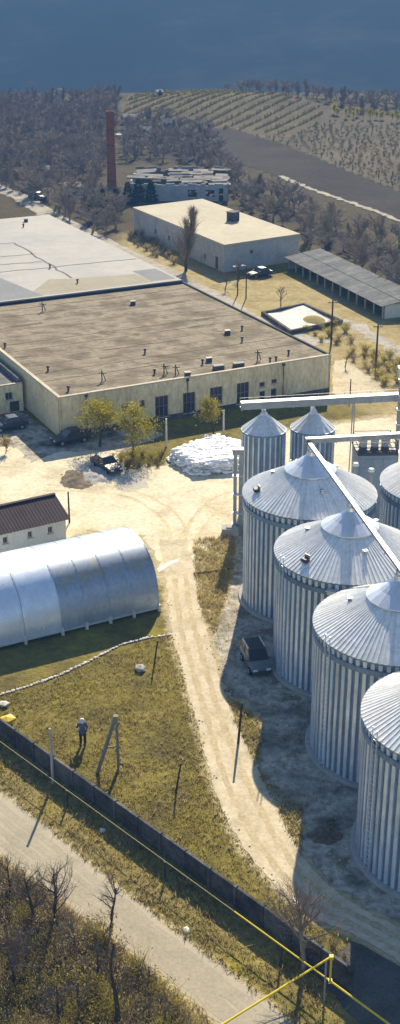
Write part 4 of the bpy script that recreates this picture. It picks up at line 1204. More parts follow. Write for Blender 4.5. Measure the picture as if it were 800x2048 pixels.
# wooden A-frame stay
ap = np.array((-5.33, 67.04)); t = thing('stay_frame', 'grey wooden A-frame stay standing on the grass beside the person', 'frame', (*ap, 0))
a_ = np.array((-6.55, 66.61)) - ap; b_ = np.array((-5.23, 66.93)) - ap
topz = 3.6; tp = np.array((-5.36, 67.57)) - ap
MB().bar((*a_, 0), (*tp, topz), .17, .17).build('leg', 'wood', t); MB().bar((*b_, 0), (*(tp + np.array((.05, .05))), topz - .05), .17, .17).build('leg', 'wood', t)
MB().bar((*(a_ * .55 + tp * .45), topz * .45), (*(b_ * .55 + tp * .45), topz * .45), .08, .1).build('brace', 'wood', t)
MB().box((*tp, topz + .05), (.3, .3, .12)).build('cap', 'wood', t)
pp = np.array((-7.73, 69.59)) - ap
for z in (2.02, 1.2):
    e = tp * (z / 3.6) + b_ * (1 - z / 3.6)
    MB().tube([(pp[0] + .25, pp[1], z), ((pp[0] + e[0]) / 2, (pp[1] + e[1]) / 2, z - .06), (e[0], e[1], z + .25)], .018, 5).build('rope', 'straw', t)

# row of whitewashed stones
rs = thing('stone_row', 'row of small whitewashed stones crossing the grass below the hangar', 'stone row', (0, 0, 0))
ln = smooth_line([(-16.10, 75.03), (-14.11, 75.80), (-12.14, 76.99), (-10.15, 78.47), (-8.13, 80.43), (-6.04, 82.62), (-4.19, 83.67), (-2.22, 84.29)], 14)
rnd = random.Random(4)
def rock_mesh(seed, m, r=.2):
    bm = bmesh.new(); bmesh.ops.create_icosphere(bm, subdivisions=1, radius=r); rr_ = random.Random(seed)
    for v in bm.verts: v.co *= rr_.uniform(.75, 1.2); v.co.z *= .6
    me = bpy.data.meshes.new('stone'); bm.to_mesh(me); bm.free(); me.materials.append(MATS[m]); return me
sms = [rock_mesh(i, 'stone_white', .19) for i in range(4)]
acc = 0.0; last = np.array(ln[0])
for i in range(1, len(ln)):
    seg = np.array(ln[i]) - np.array(ln[i - 1]); L = np.linalg.norm(seg)
    k = max(1, int(L / .46))
    for q_ in range(k):
        p = np.array(ln[i - 1]) + seg * q_ / k
        o = link('stone', rnd.choice(sms), rs); s_ = rnd.uniform(.4, .85)
        o.location = (p[0] + rnd.uniform(-.06, .06), p[1] + rnd.uniform(-.06, .06), .06); o.scale = (s_, s_, s_); o.rotation_euler = (0, 0, rnd.uniform(0, 6))

def stone_thing(p, r, m, lab, seed, cat='stone', name='boulder'):
    o = tag(link(name, rock_mesh(seed, m, r)), lab, cat); o.location = (*p, r * .35); return o
stone_thing((-4.34, 79.17), .5, 'concrete', 'pale boulder on the grass beside the dark leaning post', 21)
stone_thing((-13.63, 74.39), .4, 'stone_white', 'small white stone at the left picture edge beside the yellow bag', 22)
stone_thing((-0.75, 52.45), .25, 'stone_white', 'small white stone lying in the shadow of the boundary wall', 23)
stone_thing((-7.16, 50.26), .22, 'stone_white', 'left of three white stones in the roadside thicket', 24)
stone_thing((-6.42, 49.81), .2, 'stone_white', 'lowest of three white stones in the roadside thicket', 25)
stone_thing((-6.21, 50.05), .18, 'stone_white', 'right of three white stones in the roadside thicket', 26)
o = tag(link('yellow_bag', rock_mesh(31, 'yellow_plastic', .7)), 'crumpled yellow bag behind the wall at the left picture edge', 'bag'); o.location = (*(-13.11, 72.17), .3); o.scale = (1, .8, .9)
stone_thing((-5.82, 60.83), .2, 'stone_white', 'small white litter scrap below the gas pipe near the concrete post', 27, 'litter', 'litter')
# log on the pale grass
tag(MB().tube([(*(-0.50, 94.39), .1), (*(1.05, 94.76), .12), (*(2.80, 95.41), .1)], [.11, .10, .08], 8).build('log', 'wood_dark'), 'thin dark log lying on the pale grass beside the silo shadow', 'log')

# soil mounds
def mound(p, rx, ry, h, m, lab, seed, rz=0):
    from mathutils import noise as mn
    mb = MB(); n = 30
    for j in range(n + 1):
        for i in range(n + 1):
            u_, v_ = i / n * 2 - 1, j / n * 2 - 1
            r = math.hypot(u_, v_); q_ = Vector((u_ * 2.2 + seed * 7, v_ * 2.2, seed))
            w = mn.fractal(q_, 1.0, 2.0, 4) ; f = max(0.0, 1 - r * r * 1.15 + w * .35)
            mb.v.append((u_ * rx * 1.2, v_ * ry * 1.2, h * (f ** 1.2) * (1 + .35 * w) + .05 * mn.noise(q_ * 4) - .06))
    mb.f = [(j * (n + 1) + i, j * (n + 1) + i + 1, (j + 1) * (n + 1) + i + 1, (j + 1) * (n + 1) + i) for j in range(n) for i in range(n)]
    o = tag(mb.build('soil_mound', m, None, True), lab, 'mound'); o.location = (*p, 0); o.rotation_euler = (0, 0, rz); return o
mound((-12.10, 115.28), 2.0, 2.5, .34, 'soil', 'dark soil mound on the yard beside the black car', 3)
mound((-10.74, 116.31), 2.6, 2.6, .35, 'concrete', 'low grey gravel spill between soil mound and black car', 4)
mound((7.42, 60.36), 1.0, .8, .4, 'soil', 'small dark dirt mound on the silo apron in shadow', 5)

# ------------------------------------------------------------------ vehicles
def car(name, lab, p, rz, m, L=4.1, W=1.68, H=1.42, van=False, cat='car', roofm=None):
    t = thing(name, lab, cat, (*p, 0), rz)          # nose towards local -y
    hw = W / 2
    if van:   # (y, half width, z) stations of the body, nose first
        low = [(-L / 2, .42, .62, .75), (-L / 2 + .15, .40, .75, .92), (-L / 2 + .85, .36, 1.02, 1.0), (-L / 2 + 1.0, .36, 1.06, 1.0), (L / 2 - .15, .38, 1.1, 1.0), (L / 2, .45, 1.0, .95)]
        cab = [(-L / 2 + .75, 1.02, .92), (-L / 2 + 1.35, H, .80), (L / 2 - .25, H, .80), (L / 2 - .04, 1.05, .93)]
    else:
        low = [(-L / 2, .40, .60, .78), (-L / 2 + .2, .34, .74, .94), (-L / 2 + 1.2, .32, .88, 1.0), (0, .32, .92, 1.0), (L / 2 - .7, .34, .92, 1.0), (L / 2 - .1, .4, .86, .94), (L / 2, .46, .74, .8)]
        cab = [(-L / 2 + 1.15, .88, .90), (-L / 2 + 1.85, H, .72), (L / 2 - 1.15, H, .72), (L / 2 - .55, .90, .90)]
    mb = MB()
    for y, z0, z1, w in low:
        a = hw * w
        mb.v += [(-a * .92, y, z0), (-a, y, (z0 + z1) / 2), (-a * .95, y, z1), (a * .95, y, z1), (a, y, (z0 + z1) / 2), (a * .92, y, z0)]
    n = len(low)
    mb.f = [(i * 6 + k, i * 6 + (k + 1) % 6, (i + 1) * 6 + (k + 1) % 6, (i + 1) * 6 + k) for i in range(n - 1) for k in range(6)] + [(5, 4, 3, 2, 1, 0), tuple((n - 1) * 6 + k for k in range(6))]
    mb.build('body', m, t)
    mb = MB()
    for y, z, w in cab: mb.v += [(-hw * w, y, z), (hw * w, y, z)]
    g = mb
    roof = MB().add([(-hw * .80 * (1 if van else .93), cab[1][0] - .03, H + .005), (hw * .80 * (1 if van else .93), cab[1][0] - .03, H + .005), (hw * .80 * (1 if van else .93), cab[2][0] + .03, H + .005), (-hw * .80 * (1 if van else .93), cab[2][0] + .03, H + .005),
                     (-hw * .74, cab[1][0] + .1, H + .05), (hw * .74, cab[1][0] + .1, H + .05), (hw * .74, cab[2][0] - .1, H + .05), (-hw * .74, cab[2][0] - .1, H + .05)],
                    [(0, 1, 5, 4), (1, 2, 6, 5), (2, 3, 7, 6), (3, 0, 4, 7), (4, 5, 6, 7)]).build('roof', roofm or m, t)
    c0, c1, c2, c3 = [(y, z - (.02 if i in (0, 3) else 0), hw * w) for i, (y, z, w) in enumerate(cab)]
    MB().add([(-c0[2], c0[0], c0[1]), (c0[2], c0[0], c0[1]), (c1[2], c1[0], c1[1]), (-c1[2], c1[0], c1[1])], [(0, 1, 2, 3)]).build('windscreen', 'glass_dark', t)
    MB().add([(-c3[2], c3[0], c3[1]), (c3[2], c3[0], c3[1]), (c2[2], c2[0], c2[1]), (-c2[2], c2[0], c2[1])], [(3, 2, 1, 0)]).build('rear_window', 'glass_dark', t)
    for sx in (-1, 1):
        vs = [(sx * c0[2], c0[0], c0[1]), (sx * c3[2], c3[0], c3[1]), (sx * c2[2], c2[0], c2[1]), (sx * c1[2], c1[0], c1[1])]
        MB().add(vs, [(0, 1, 2, 3)] if sx > 0 else [(3, 2, 1, 0)]).build('side_window', 'glass_dark', t)
        mb = MB()
        ym = (c1[0] + c2[0]) / 2
        mb.bar((sx * (c1[2] + .015), ym, H - .02), (sx * (hw * .955), ym, c0[1]), .08, .05)
        mb.bar((sx * (c1[2] + .01), c1[0], H - .01), (sx * (c0[2] + .01), c0[0], c0[1]), .06, .06); mb.bar((sx * (c2[2] + .01), c2[0], H - .01), (sx * (c3[2] + .01), c3[0], c3[1]), .06, .06)
        mb.build('pillar', m, t)
        if van: MB().bar((sx * hw * .78, c1[0] + .1, H + .07), (sx * hw * .78, c2[0] - .1, H + .07), .07, .07).build('roof_rail', 'steel_white', t)
        MB().box((sx * hw * .62, low[0][0] - .01, .62), (.34, .06, .14)).build('headlight', 'lamp_glass', t)
        MB().box((sx * hw * .62, low[-1][0] + .01, .66), (.28, .06, .14)).build('tail_light', 'car_red', t)
        MB().box((sx * (hw + .1), c0[0] + .25, .98), (.2, .1, .13)).build('mirror', m, t)
        for yy in (-L * .31, L * .30):
            w_ = MB().tube([(sx * (hw - .2), yy, .31), (sx * (hw + .01), yy, .31)], .31, 18).build('wheel', 'rubber', t)
            MB().tube([(sx * (hw + .0), yy, .31), (sx * (hw + .025), yy, .31)], .19, 12).build('rim', 'steel_grey', w_)
    MB().box((0, low[0][0] - .02, .42), (W * .8, .12, .16)).build('bumper', 'steel_dark', t); MB().box((0, low[-1][0] + .02, .46), (W * .8, .12, .16)).build('bumper', 'steel_dark', t)
    return t
car('parked_van', 'small grey van with dark roof parked in the silo shadow', (4.07, 79.73), R_(14), 'car_grey', 3.3, 1.6, 1.62, True, 'van', 'glass_dark')
car('parked_car', 'black car parked on the bright yard below the leafy trees', (-9.45, 117.89), R_(35), 'car_black')
car('parked_car', 'dark car parked in the shade at the hall corner', (-13.74, 125.48), R_(-63), 'car_black')
car('parked_car', 'dark blue car parked before the annex door', (-20.89, 129.44), R_(-62), 'car_blue')
car('parked_car', 'dark car parked at the corner of the grey store', (9.59, 199.09), R_(-60), 'car_black')
car('parked_car', 'grey car standing on the lane at the wood edge', (-33.81, 266.60), R_(60), 'car_grey')

# ------------------------------------------------------------------ the person on the grass
def skin_obj(name, pts, edges, rad, m, parent, root=0, sub=2):
    me = bpy.data.meshes.new(name); me.from_pydata(pts, edges, []); me.update()
    o = link(name, me, parent); me.materials.append(MATS[m])
    md = o.modifiers.new('skin', 'SKIN'); md.use_smooth_shade = True
    for i, r in enumerate(rad):
        me.skin_vertices[0].data[i].radius = (r if isinstance(r, tuple) else (r, r))
        me.skin_vertices[0].data[i].use_root = (i == root)
    s_ = o.modifiers.new('subsurf', 'SUBSURF'); s_.levels = sub; s_.render_levels = sub
    return o
per = thing('person', 'person in blue jacket, white headscarf and dark trousers standing on the grass', 'person', (*(-7.74, 69.70), 0), R_(190))
per.scale = (1.18, 1.18, 1.18)
pts = [(0, 0, .95), (0, 0, 1.15), (0, 0, 1.38), (0, 0, 1.5), (0, .02, 1.62), (0, .02, 1.72),            # pelvis .. crown 0-5
       (.19, 0, 1.42), (.27, -.06, 1.16), (.30, -.26, 1.10), (.31, -.36, 1.14),                           # arm 6-9
       (-.19, 0, 1.42), (-.26, -.02, 1.15), (-.27, -.16, .95), (-.27, -.21, .87),                         # arm 10-13
       (.10, 0, .86), (.11, -.02, .48), (.11, .02, .08), (.11, -.14, .04),                                # leg 14-17
       (-.10, 0, .86), (-.12, .02, .48), (-.13, .07, .08), (-.13, -.09, .04)]                             # leg 18-21
ed = [(0, 1), (1, 2), (2, 3), (3, 4), (4, 5), (2, 6), (6, 7), (7, 8), (8, 9), (2, 10), (10, 11), (11, 12), (12, 13), (0, 14), (14, 15), (15, 16), (16, 17), (0, 18), (18, 19), (19, 20), (20, 21)]
rad = [.14, .13, .16, .06, .10, .085, .06, .045, .035, .03, .06, .045, .035, .03, .085, .06, .04, .04, .085, .06, .04, .04]
skin_obj('body', pts, ed, rad, 'skin', per)
hands = []
for (hx_, hy, hz), dirv in (((.31, -.36, 1.14), (0, -1, .25)), ((-.27, -.21, .87), (0, -.35, -1))):
    d = Vector(dirv).normalized(); side = Vector((1, 0, 0)); c = Vector((hx_, hy, hz))
    for k, (off, ln_) in enumerate(((-.03, .075), (-.01, .09), (.012, .085), (.032, .068))):
        b = c + side * off + d * .05; bend = Vector((0, -.02, -.02))
        o = skin_obj('finger', [tuple(b - d * .04), tuple(b + d * ln_ * .5), tuple(b + d * ln_ + bend)], [(0, 1), (1, 2)], [.011, .009, .008], 'skin', per, 0, 1)
    s2 = 1 if hx_ < 0 else -1
    skin_obj('thumb', [tuple(c), tuple(c + side * s2 * .045 + d * .03), tuple(c + side * s2 * .05 + d * .07)], [(0, 1), (1, 2)], [.014, .011, .009], 'skin', per, 0, 1)
skin_obj('jacket', [(0, 0, .86), (0, 0, 1.0), (0, 0, 1.18), (0, 0, 1.38), (.2, 0, 1.43), (.275, -.06, 1.16), (.30, -.25, 1.10), (-.2, 0, 1.43), (-.265, -.02, 1.15), (-.275, -.15, .97)],
         [(0, 1), (1, 2), (2, 3), (3, 4), (4, 5), (5, 6), (3, 7), (7, 8), (8, 9)], [.19, .175, .165, .19, .085, .068, .055, .085, .068, .055], 'jacket', per, 1)
skin_obj('trousers', [(0, 0, .96), (.10, 0, .86), (.115, -.02, .48), (.11, .02, .11), (-.10, 0, .86), (-.125, .02, .48), (-.13, .07, .11)], [(0, 1), (1, 2), (2, 3), (0, 4), (4, 5), (5, 6)],
         [.165, .105, .085, .075, .105, .085, .075], 'trousers', per, 0)
mb = MB().lathe([(.10, 1.50), (.145, 1.55), (.15, 1.64), (.125, 1.74), (.06, 1.785), (0, 1.79)], 16, (0, .035, 0)); mb.build('headscarf', 'scarf', per, True)
for sx in (-1, 1):
    MB().lathe([(0, -.012), (.012, -.006), (.012, .006), (0, .012)], 8, (sx * .035, -.085, 1.645)).build('eye', 'rubber', per)
    MB().box((sx * .12, -.06, .04), (.10, .26, .09)).build('shoe', 'rubber', per)
MB().add([(-.016, -.08, 1.61), (.016, -.08, 1.61), (0, -.085, 1.65), (0, -.118, 1.612)], [(0, 1, 3), (1, 2, 3), (2, 0, 3)]).build('nose', 'skin', per)
MB().box((0, -.085, 1.578), (.045, .012, .012)).build('mouth', 'car_red', per)

# ------------------------------------------------------------------ trees
def rotv(d, ang, rnd):
    d = d.normalized(); a = d.orthogonal().normalized(); b = d.cross(a); t = rnd.uniform(0, 6.2832)
    return (d * math.cos(ang) + (a * math.cos(t) + b * math.sin(t)) * math.sin(ang)).normalized()

def grow(seed, h, kind='round', twig_r=.016, dens=1.0):
    """a leafless tree: returns trunk MB, branch MB and the twig tips"""
    rnd = random.Random(seed); tk = MB(); br = MB(); tips = []
    def limb(mb, p, d, L, r0, r1, n, seg, up):
        pts = [p]; rs = [r0]; dirs = []
        for i in range(seg):
            d = (d + Vector((rnd.uniform(-.16, .16), rnd.uniform(-.16, .16), rnd.uniform(-.06, .12) + up))).normalized()
            p = p + d * L / seg; pts.append(p); rs.append(r0 + (r1 - r0) * (i + 1) / seg); dirs.append(d)
        mb.tube(pts, rs, n, False)
        return pts, dirs, rs
    th = h * (.92 if kind == 'poplar' else .72)
    tp, td, tr = limb(tk, Vector((0, 0, -.15)), Vector((0, 0, 1)), th, h * .020 + .03, h * .006 + .008, 6, 7, .25)
    nb = int((34 if kind == 'poplar' else 15) * dens)
    for i in range(nb):
        f = (.05 + rnd.random() * .8) if kind == 'poplar' else .26 + rnd.random() ** .9 * .72
        k = min(int(f * 7), 6); q = f * 7 - k
        p = tp[k].lerp(tp[k + 1], q)
        if kind == 'poplar':
            d = rotv(Vector((0, 0, 1)), rnd.uniform(.25, .62), rnd); L = h * .30 * (1.08 - .85 * f) + .2; up = .14
        else:
            d = rotv(Vector((0, 0, 1)), rnd.uniform(.5, 1.15), rnd); L = h * .40 * (1.2 - .75 * f); up = .07
        bp_, bd, brs = limb(br, p, d, L, h * .007 + .012, twig_r, 4, 4, up)
        n2 = int((6 if kind == 'poplar' else 8) * dens)
        for j in range(n2):
            g = rnd.uniform(.2, 1.0); k2 = min(int(g * 4), 3)
            p2 = bp_[k2].lerp(bp_[k2 + 1], g * 4 - k2)
            d2 = rotv(bd[k2], rnd.uniform(.3, .8) * (.6 if kind == 'poplar' else 1), rnd); L2 = L * rnd.uniform(.28, .55)
            p3s, d3, r3 = limb(br, p2, d2, L2, twig_r * 1.1, twig_r * .6, 3, 2, .06)
            tips.append(p3s[-1]); tips.append(p3s[1])
            for q2 in range(3):
                d4 = rotv(d3[-1], rnd.uniform(.25, .7), rnd); e = p3s[1 + q2 % 2] + d4 * L2 * rnd.uniform(.4, .8)
                w = d4.orthogonal().normalized() * twig_r * .7
                s4 = p3s[1 + q2 % 2]
                br.add([s4 - w, s4 + w, e], [(0, 1, 2)])
                tips.append(e)
    return tk, br, tips

def leaves(tips, n, size, spread, seed, flat=.0):
    rnd = random.Random(seed); mb = MB()
    for i in range(n):
        c = rnd.choice(tips) + Vector((rnd.gauss(0, spread), rnd.gauss(0, spread), rnd.gauss(0, spread * .8)))
        a = Vector((rnd.gauss(0, 1), rnd.gauss(0, 1), rnd.gauss(0, 1))).normalized(); b = a.orthogonal().normalized()
        s_ = size * rnd.uniform(.6, 1.3)
        mb.add([c - a * s_, c + b * s_ * .45, c + a * s_, c - b * s_ * .45], [(0, 1, 2, 3)])
    return mb

def tree(name, lab, p, seed, h, kind='round', bark='bark', twig='twig', leaf=None, nleaf=0, lsize=.12, spread=.25, group=None, twig_r=.016, dens=1.0, rz=0, z=0, cat='tree'):
    tk, br, tips = grow(seed, h, kind, twig_r, dens)
    t = thing(name, lab, cat, (p[0], p[1], z), rz, group)
    tk.build('trunk', bark, t, True)
    c = br.build('crown', twig, t)
    if leaf: leaves(tips, nleaf, lsize, spread, seed + 1).build('leaves', leaf, c)
    return t

# leafing trees before the hall
tree('leafy_tree', 'broad yellow green tree before the left end of the hall', (-10.56, 124.16), 5, 5.61, leaf='leaf_yellow', nleaf=2600, lsize=.12, spread=.34).scale = (1.15, 1.15, 1.0)
tree('leafy_tree', 'narrow yellow green tree right of the broad one before the hall', (-6.94, 121.45), 6, 6.11, leaf='leaf_yellow', nleaf=2200, lsize=.12, spread=.34).scale = (1.0, 1.0, 1.0)
tree('leafy_tree', 'small golden tree before the hall behind the sack heap', (1.46, 127.90), 7, 4.55, leaf='leaf_yellow', nleaf=1600, lsize=.12, spread=.24).scale = (.9, .9, 1.0)
tree('bare_poplar', 'tall slim leafless poplar at the grey store wall', (-2.28, 202.82), 9, 12.00, 'poplar', 'bark', 'poplar_twig', twig_r=.022, dens=2.0).scale = (1.05, 1.05, 1.0)
tree('bare_tree', 'pinkish leafless tree growing at the boundary wall above the pipe crossing', (5.34, 49.63), 12, 6.6, 'round', 'bark_pale', 'twig_pink', twig_r=.012, dens=1.5)
tree('bare_tree', 'dark leafless tree in the thicket at the left picture edge', (-8.96, 52.91), 13, 4.8, dens=1.3, twig_r=.010)
tree('bare_tree', 'dark leafless tree leaning over the road, middle of the thicket edge', (-7.78, 52.91), 14, 5.2, dens=1.2, twig_r=.010)
tree('bare_tree', 'thin leafless tree reaching over the road bend', (-4.79, 52.72), 15, 4.0, dens=.9, twig_r=.009)
tree('bare_tree', 'tall thin leafless tree at the roadside with few twigs', (-3.97, 46.00), 16, 6.0, 'poplar', dens=.35)
tree('bare_tree', 'small dark leafless tree low in the roadside thicket', (-6.91, 46.00), 17, 3.6, dens=.8)
tree('bare_tree', 'slender leafless tree in the thicket between the two roadside trees', (-5.78, 46.31), 18, 3.4, dens=.6)
tree('bare_tree', 'leafless tree in the lower left corner of the picture', (-9.42, 48.27), 19, 4.4, dens=1.2, twig_r=.010)
for i, (p, h_, lab) in enumerate([((-10.53, 54.86), 3.4, 'slim leafless sapling at the left picture edge of the thicket'), ((-6.58, 51.05), 3.0, 'slim leafless sapling between the roadside trees'), ((-2.52, 47.93), 2.6, 'slim leafless sapling at the road side near the bottom'),
                                  ((-8.82, 49.98), 3.2, 'slim leafless sapling in the middle of the thicket'), ((-5.24, 48.94), 2.8, 'slim leafless sapling left of the tall roadside tree'), ((-1.72, 46.16), 2.4, 'slim leafless sapling at the bottom of the thicket')]):
    tree('bare_tree', lab, p, 70 + i, h_, bark='bark_pale' if i % 2 else 'bark', twig='twig_pink' if i % 2 else 'twig', dens=.9, twig_r=.009)
tree('bare_tree', 'leafless sapling on the scrub right of the lime basin', (11.91, 151.47), 20, 2.4, dens=.5).location = (*(18.17, 151.47), 0)
tree('bare_tree', 'small bare tree between lamp posts and basin', (11.89, 181.02), 21, 3.6, dens=.8)
tree('bare_tree', 'small bare tree left of the lamp posts before the grey store', (3.84, 190.43), 22, 3.6, dens=.7)
tree('bare_tree', 'small bare tree at the front corner of the grey store', (6.17, 196.78), 23, 3.8, dens=.7)
tree('dry_bush', 'dry tangled bush beside the dark cars at the annex', (-20.24, 122.44), 24, 1.9, bark='bark_pale', twig='twig_pink', dens=1.2, cat='bush', leaf='straw', nleaf=260, lsize=.12)
# dark evergreens below the chimney
def evergreen(p, h, r, seed, lab):
    rnd = random.Random(seed); t = thing('evergreen_tree', lab, 'tree', (*p, 0), 0, 'dark evergreens below the chimney')
    MB().tube([(0, 0, -.1), (0, 0, h * .95)], [.16, .03], 6).build('trunk', 'bark', t)
    mb = MB()
    for i in range(1500):
        f = rnd.random() ** 1.3; z = h * (.06 + .94 * f); rr_ = r * (1 - f) ** .75 * (.75 + .25 * math.sin(f * 30)) * math.sqrt(rnd.uniform(.25, 1)) + .05; a = rnd.uniform(0, 6.28)
        c = Vector((rr_ * math.cos(a), rr_ * math.sin(a), z)); o_ = Vector((math.cos(a), math.sin(a), rnd.uniform(-.5, .2))).normalized(); s_ = rnd.uniform(.25, .45)
        w = o_.cross(Vector((rnd.gauss(0, 1), rnd.gauss(0, 1), 1))).normalized() * s_ * .3
        mb.add([c - w, c + w, c + o_ * s_], [(0, 1, 2)])
    mb.build('crown', 'evergreen', t)
for i, (px_, lab) in enumerate([((-19.32, 252.02), 'dark evergreen left of the chimney foot'), ((-16.80, 254.61), 'dark evergreen right against the chimney foot'), ((-14.73, 261.02), 'dark evergreen left of the ruined house wall'),
                               ((-12.58, 263.23), 'dark evergreen before the ruined house, middle of its three'), ((-10.13, 263.79), 'dark evergreen nearest the ruined house corner'), ((-21.28, 255.66), 'low dark evergreen at the wood edge by the lane')]):
    evergreen(px_, [4.6, 4.2, 4.4, 4.8, 4.2, 3.4][i], [2.0, 1.7, 1.8, 1.9, 1.6, 1.6][i], 40 + i, lab)

# woods: prototypes shared by the single trees and by the far mass
proto = []
for i in range(6):
    tk, br, tips = grow(100 + i, 5.8, 'round' if i % 5 else 'poplar', .030, 1.15)
    proto.append((tk.mesh('trunk', 'twig_wood'), br.mesh('crown', 'twig_wood'), tk, br, br.mesh('crown', 'twig_tan')))
rnd = random.Random(77)
def scatter(poly, gap, tries, seed):
    r = random.Random(seed); p = np.array(poly); x0, y0 = p.min(0); x1, y1 = p.max(0); out = []; cell = {}
    xs_ = np.array([r.uniform(x0, x1) for _ in range(tries)]); ys_ = np.array([r.uniform(y0, y1) for _ in range(tries)])
    ok = inside(poly, xs_, ys_)
    for x, y in zip(xs_[ok], ys_[ok]):
        k = (int(x // gap), int(y // gap))
        if any((x - a) ** 2 + (y - b) ** 2 < gap * gap for i in (-1, 0, 1) for j in (-1, 0, 1) for a, b in cell.get((k[0] + i, k[1] + j), [])): continue
        cell.setdefault(k, []).append((x, y)); out.append((x, y))
    return out
def in_view(x, y): return abs(x) < (y * .912 + 19) * 400 / 2520 + 6
spots = [s_ for s_ in scatter(wood_left, 3.1, 9000, 1) if in_view(*s_)] 
spots.sort(key=lambda s_: s_[1])
near_left = spots[:150]; rest = spots[150:]
right = [s_ for s_ in scatter(wood_right, 3.0, 6000, 2) if in_view(*s_)]
right.sort(key=lambda s_: s_[1]); near_right = right[:120]; rest += right[120:]
rest += [s_ for s_ in scatter(wood_mid, 3.4, 4000, 3) if in_view(*s_)]
wood_back = [(5.09, 446.88), (20.55, 451.43), (39.56, 433.73), (78.97, 414.69), (74.52, 390.09), (46.01, 402.04), (26.13, 429.51)]
rest += [s_ for s_ in scatter(wood_back, 3.6, 3000, 4) if in_view(*s_)]
def wood_tree(s_, lab, grp):
    i = rnd.randrange(6)
    t = thing('woodland_tree', lab, 'tree', (s_[0], s_[1], float(terr(*s_))), rnd.uniform(0, 6.28), grp)
    k = rnd.uniform(.45, 1.2); kz = rnd.uniform(.75, 1.05); t.scale = (k * 1.5, k * 1.5, k * kz)
    link('trunk', proto[i][0], t); link('crown', proto[i][1 if rnd.random() < .6 else 4], t)
for s_ in near_left: wood_tree(s_, 'leafless grey brown tree of the wood around the chimney', 'bare trees of the left wood')
for s_ in near_right: wood_tree(s_, 'leafless mauve brown tree of the wood beyond the open shed', 'bare trees of the right wood')
def mass(spots, name, lab, ks=None, mt='twig_wood'):
    V = []; F3 = []; F4 = []; n = 0; ks = ks or (.6, 1.1)
    pv = []
    for tk, br in [(p[2], p[3]) for p in proto]:
        v = np.array([tuple(q_) for q_ in br.v] ); f3 = np.array([f for f in br.f if len(f) == 3]); f4 = np.array([f for f in br.f if len(f) == 4]); v2 = np.array([tuple(q_) for q_ in tk.v]); g4 = np.array([f for f in tk.f if len(f) == 4])
        pv.append((np.concatenate([v, v2]), f3, np.concatenate([f4, g4 + len(v)])))
    for s_ in spots:
        v, f3, f4 = pv[rnd.randrange(6)]; a = rnd.uniform(0, 6.28); k = rnd.uniform(*ks); c, q_ = math.cos(a) * k, math.sin(a) * k
        V.append(np.stack([(v[:, 0] * c - v[:, 1] * q_) * 1.45 + s_[0], (v[:, 0] * q_ + v[:, 1] * c) * 1.45 + s_[1], v[:, 2] * k * .85 + float(terr(*s_))], 1)); F3.append(f3 + n); F4.append(f4 + n); n += len(v)
    V = np.concatenate(V); F3 = np.concatenate(F3); F4 = np.concatenate(F4)
    me = bpy.data.meshes.new(name)
    me.vertices.add(len(V)); me.vertices.foreach_set('co', V.astype(np.float32).ravel())
    li = np.concatenate([F3.ravel(), F4.ravel()]); me.loops.add(len(li)); me.loops.foreach_set('vertex_index', li.astype(np.int32))
    ls = np.concatenate([np.arange(len(F3)) * 3, len(F3) * 3 + np.arange(len(F4)) * 4]); me.polygons.add(len(ls)); me.polygons.foreach_set('loop_start', ls.astype(np.int32))
    me.update(calc_edges=True); me.materials.append(MATS[mt])
    return tag(link(name, me), lab, 'woodland', kind='stuff')
print('wood', len(near_left), len(near_right), len(rest))
mass(rest[:500], 'woodland', 'far leafless grey brown woodland reaching to the hill foot')

# ------------------------------------------------------------------ vineyard
vine_poly = [(-25.14, 407.01), (-23.03, 439.48), (-12.22, 460.80), (5.10, 448.38), (26.21, 430.91), (40.34, 407.01), (60.12, 393.61), (73.69, 385.50), (50.00, 254.61), (42.84, 274.19), (34.96, 300.27), (23.75, 342.84), (9.98, 372.33), (-5.70, 372.33), (-14.26, 372.33), (-21.39, 372.33)]
land_sheet('vineyard_ground', vine_poly, .05, 'vine_soil', 1.6)
rd = np.array([.42, .907]); rn = np.array([.907, -.42])
rnd = random.Random(9)
row_poly = [(-23.65, 397.18), (-23.03, 439.48), (-12.22, 460.80), (5.10, 448.38), (26.21, 430.91), (38.56, 404.51), (34.79, 378.81), (22.22, 361.98), (11.35, 370.21), (-5.70, 372.33), (-21.39, 372.33)]
cen = np.array((20.0, 380.0)); rows = 0
for k in range(-30, 36):
    o0 = cen + rn * k * 4.3
    ts = np.arange(-150, 130, 1.5); X = o0[0] + rd[0] * ts; Y = o0[1] + rd[1] * ts
    ok = inside(row_poly, X, Y) & (np.abs(X) < (Y * .912 + 19) * 400 / 2520 + 8)
    if ok.sum() < 4: continue
    mb = MB()
    tt = ts[ok]; tt = np.arange(tt[0], tt[-1], .7)
    for i, s_ in enumerate(tt):
        c = o0 + rd * s_ + rn * rnd.uniform(-.12, .12); z = float(terr(c[0], c[1])) - .05; h = rnd.uniform(.25, 1.35); w = rnd.uniform(.08, .32)
        a_, b_ = c - rn * w, c + rn * w
        mb.v += [(a_[0], a_[1], z), (c[0] - rn[0] * w * .6, c[1] - rn[1] * w * .6, z + h * .7), (c[0], c[1], z + h), (c[0] + rn[0] * w * .6, c[1] + rn[1] * w * .6, z + h * .7), (b_[0], b_[1], z)]
        if i: mb.f += [((i - 1) * 5 + j, i * 5 + j, i * 5 + j + 1, (i - 1) * 5 + j + 1) for j in range(4)]
    mb.build('vine_row', 'vine'); o = COL.objects[-1]; rows += 1
    tag(o, 'long golden row of vines on the far slope', 'vine row', 'vine rows on the far slope')
print('rows', rows)
orch_poly = [(13.89, 361.98), (24.74, 357.99), (38.32, 385.50), (71.30, 372.33), (50.19, 255.66), (43.10, 276.00), (35.19, 302.41), (26.00, 337.46)]
osp = [s_ for s_ in scatter(orch_poly, 1.7, 7000, 12) if in_view(*s_)]
mass(osp[:420], 'orchard', 'young leafless orchard covering the far slope below the vine rows', (.18, .32), 'orchard_twig')
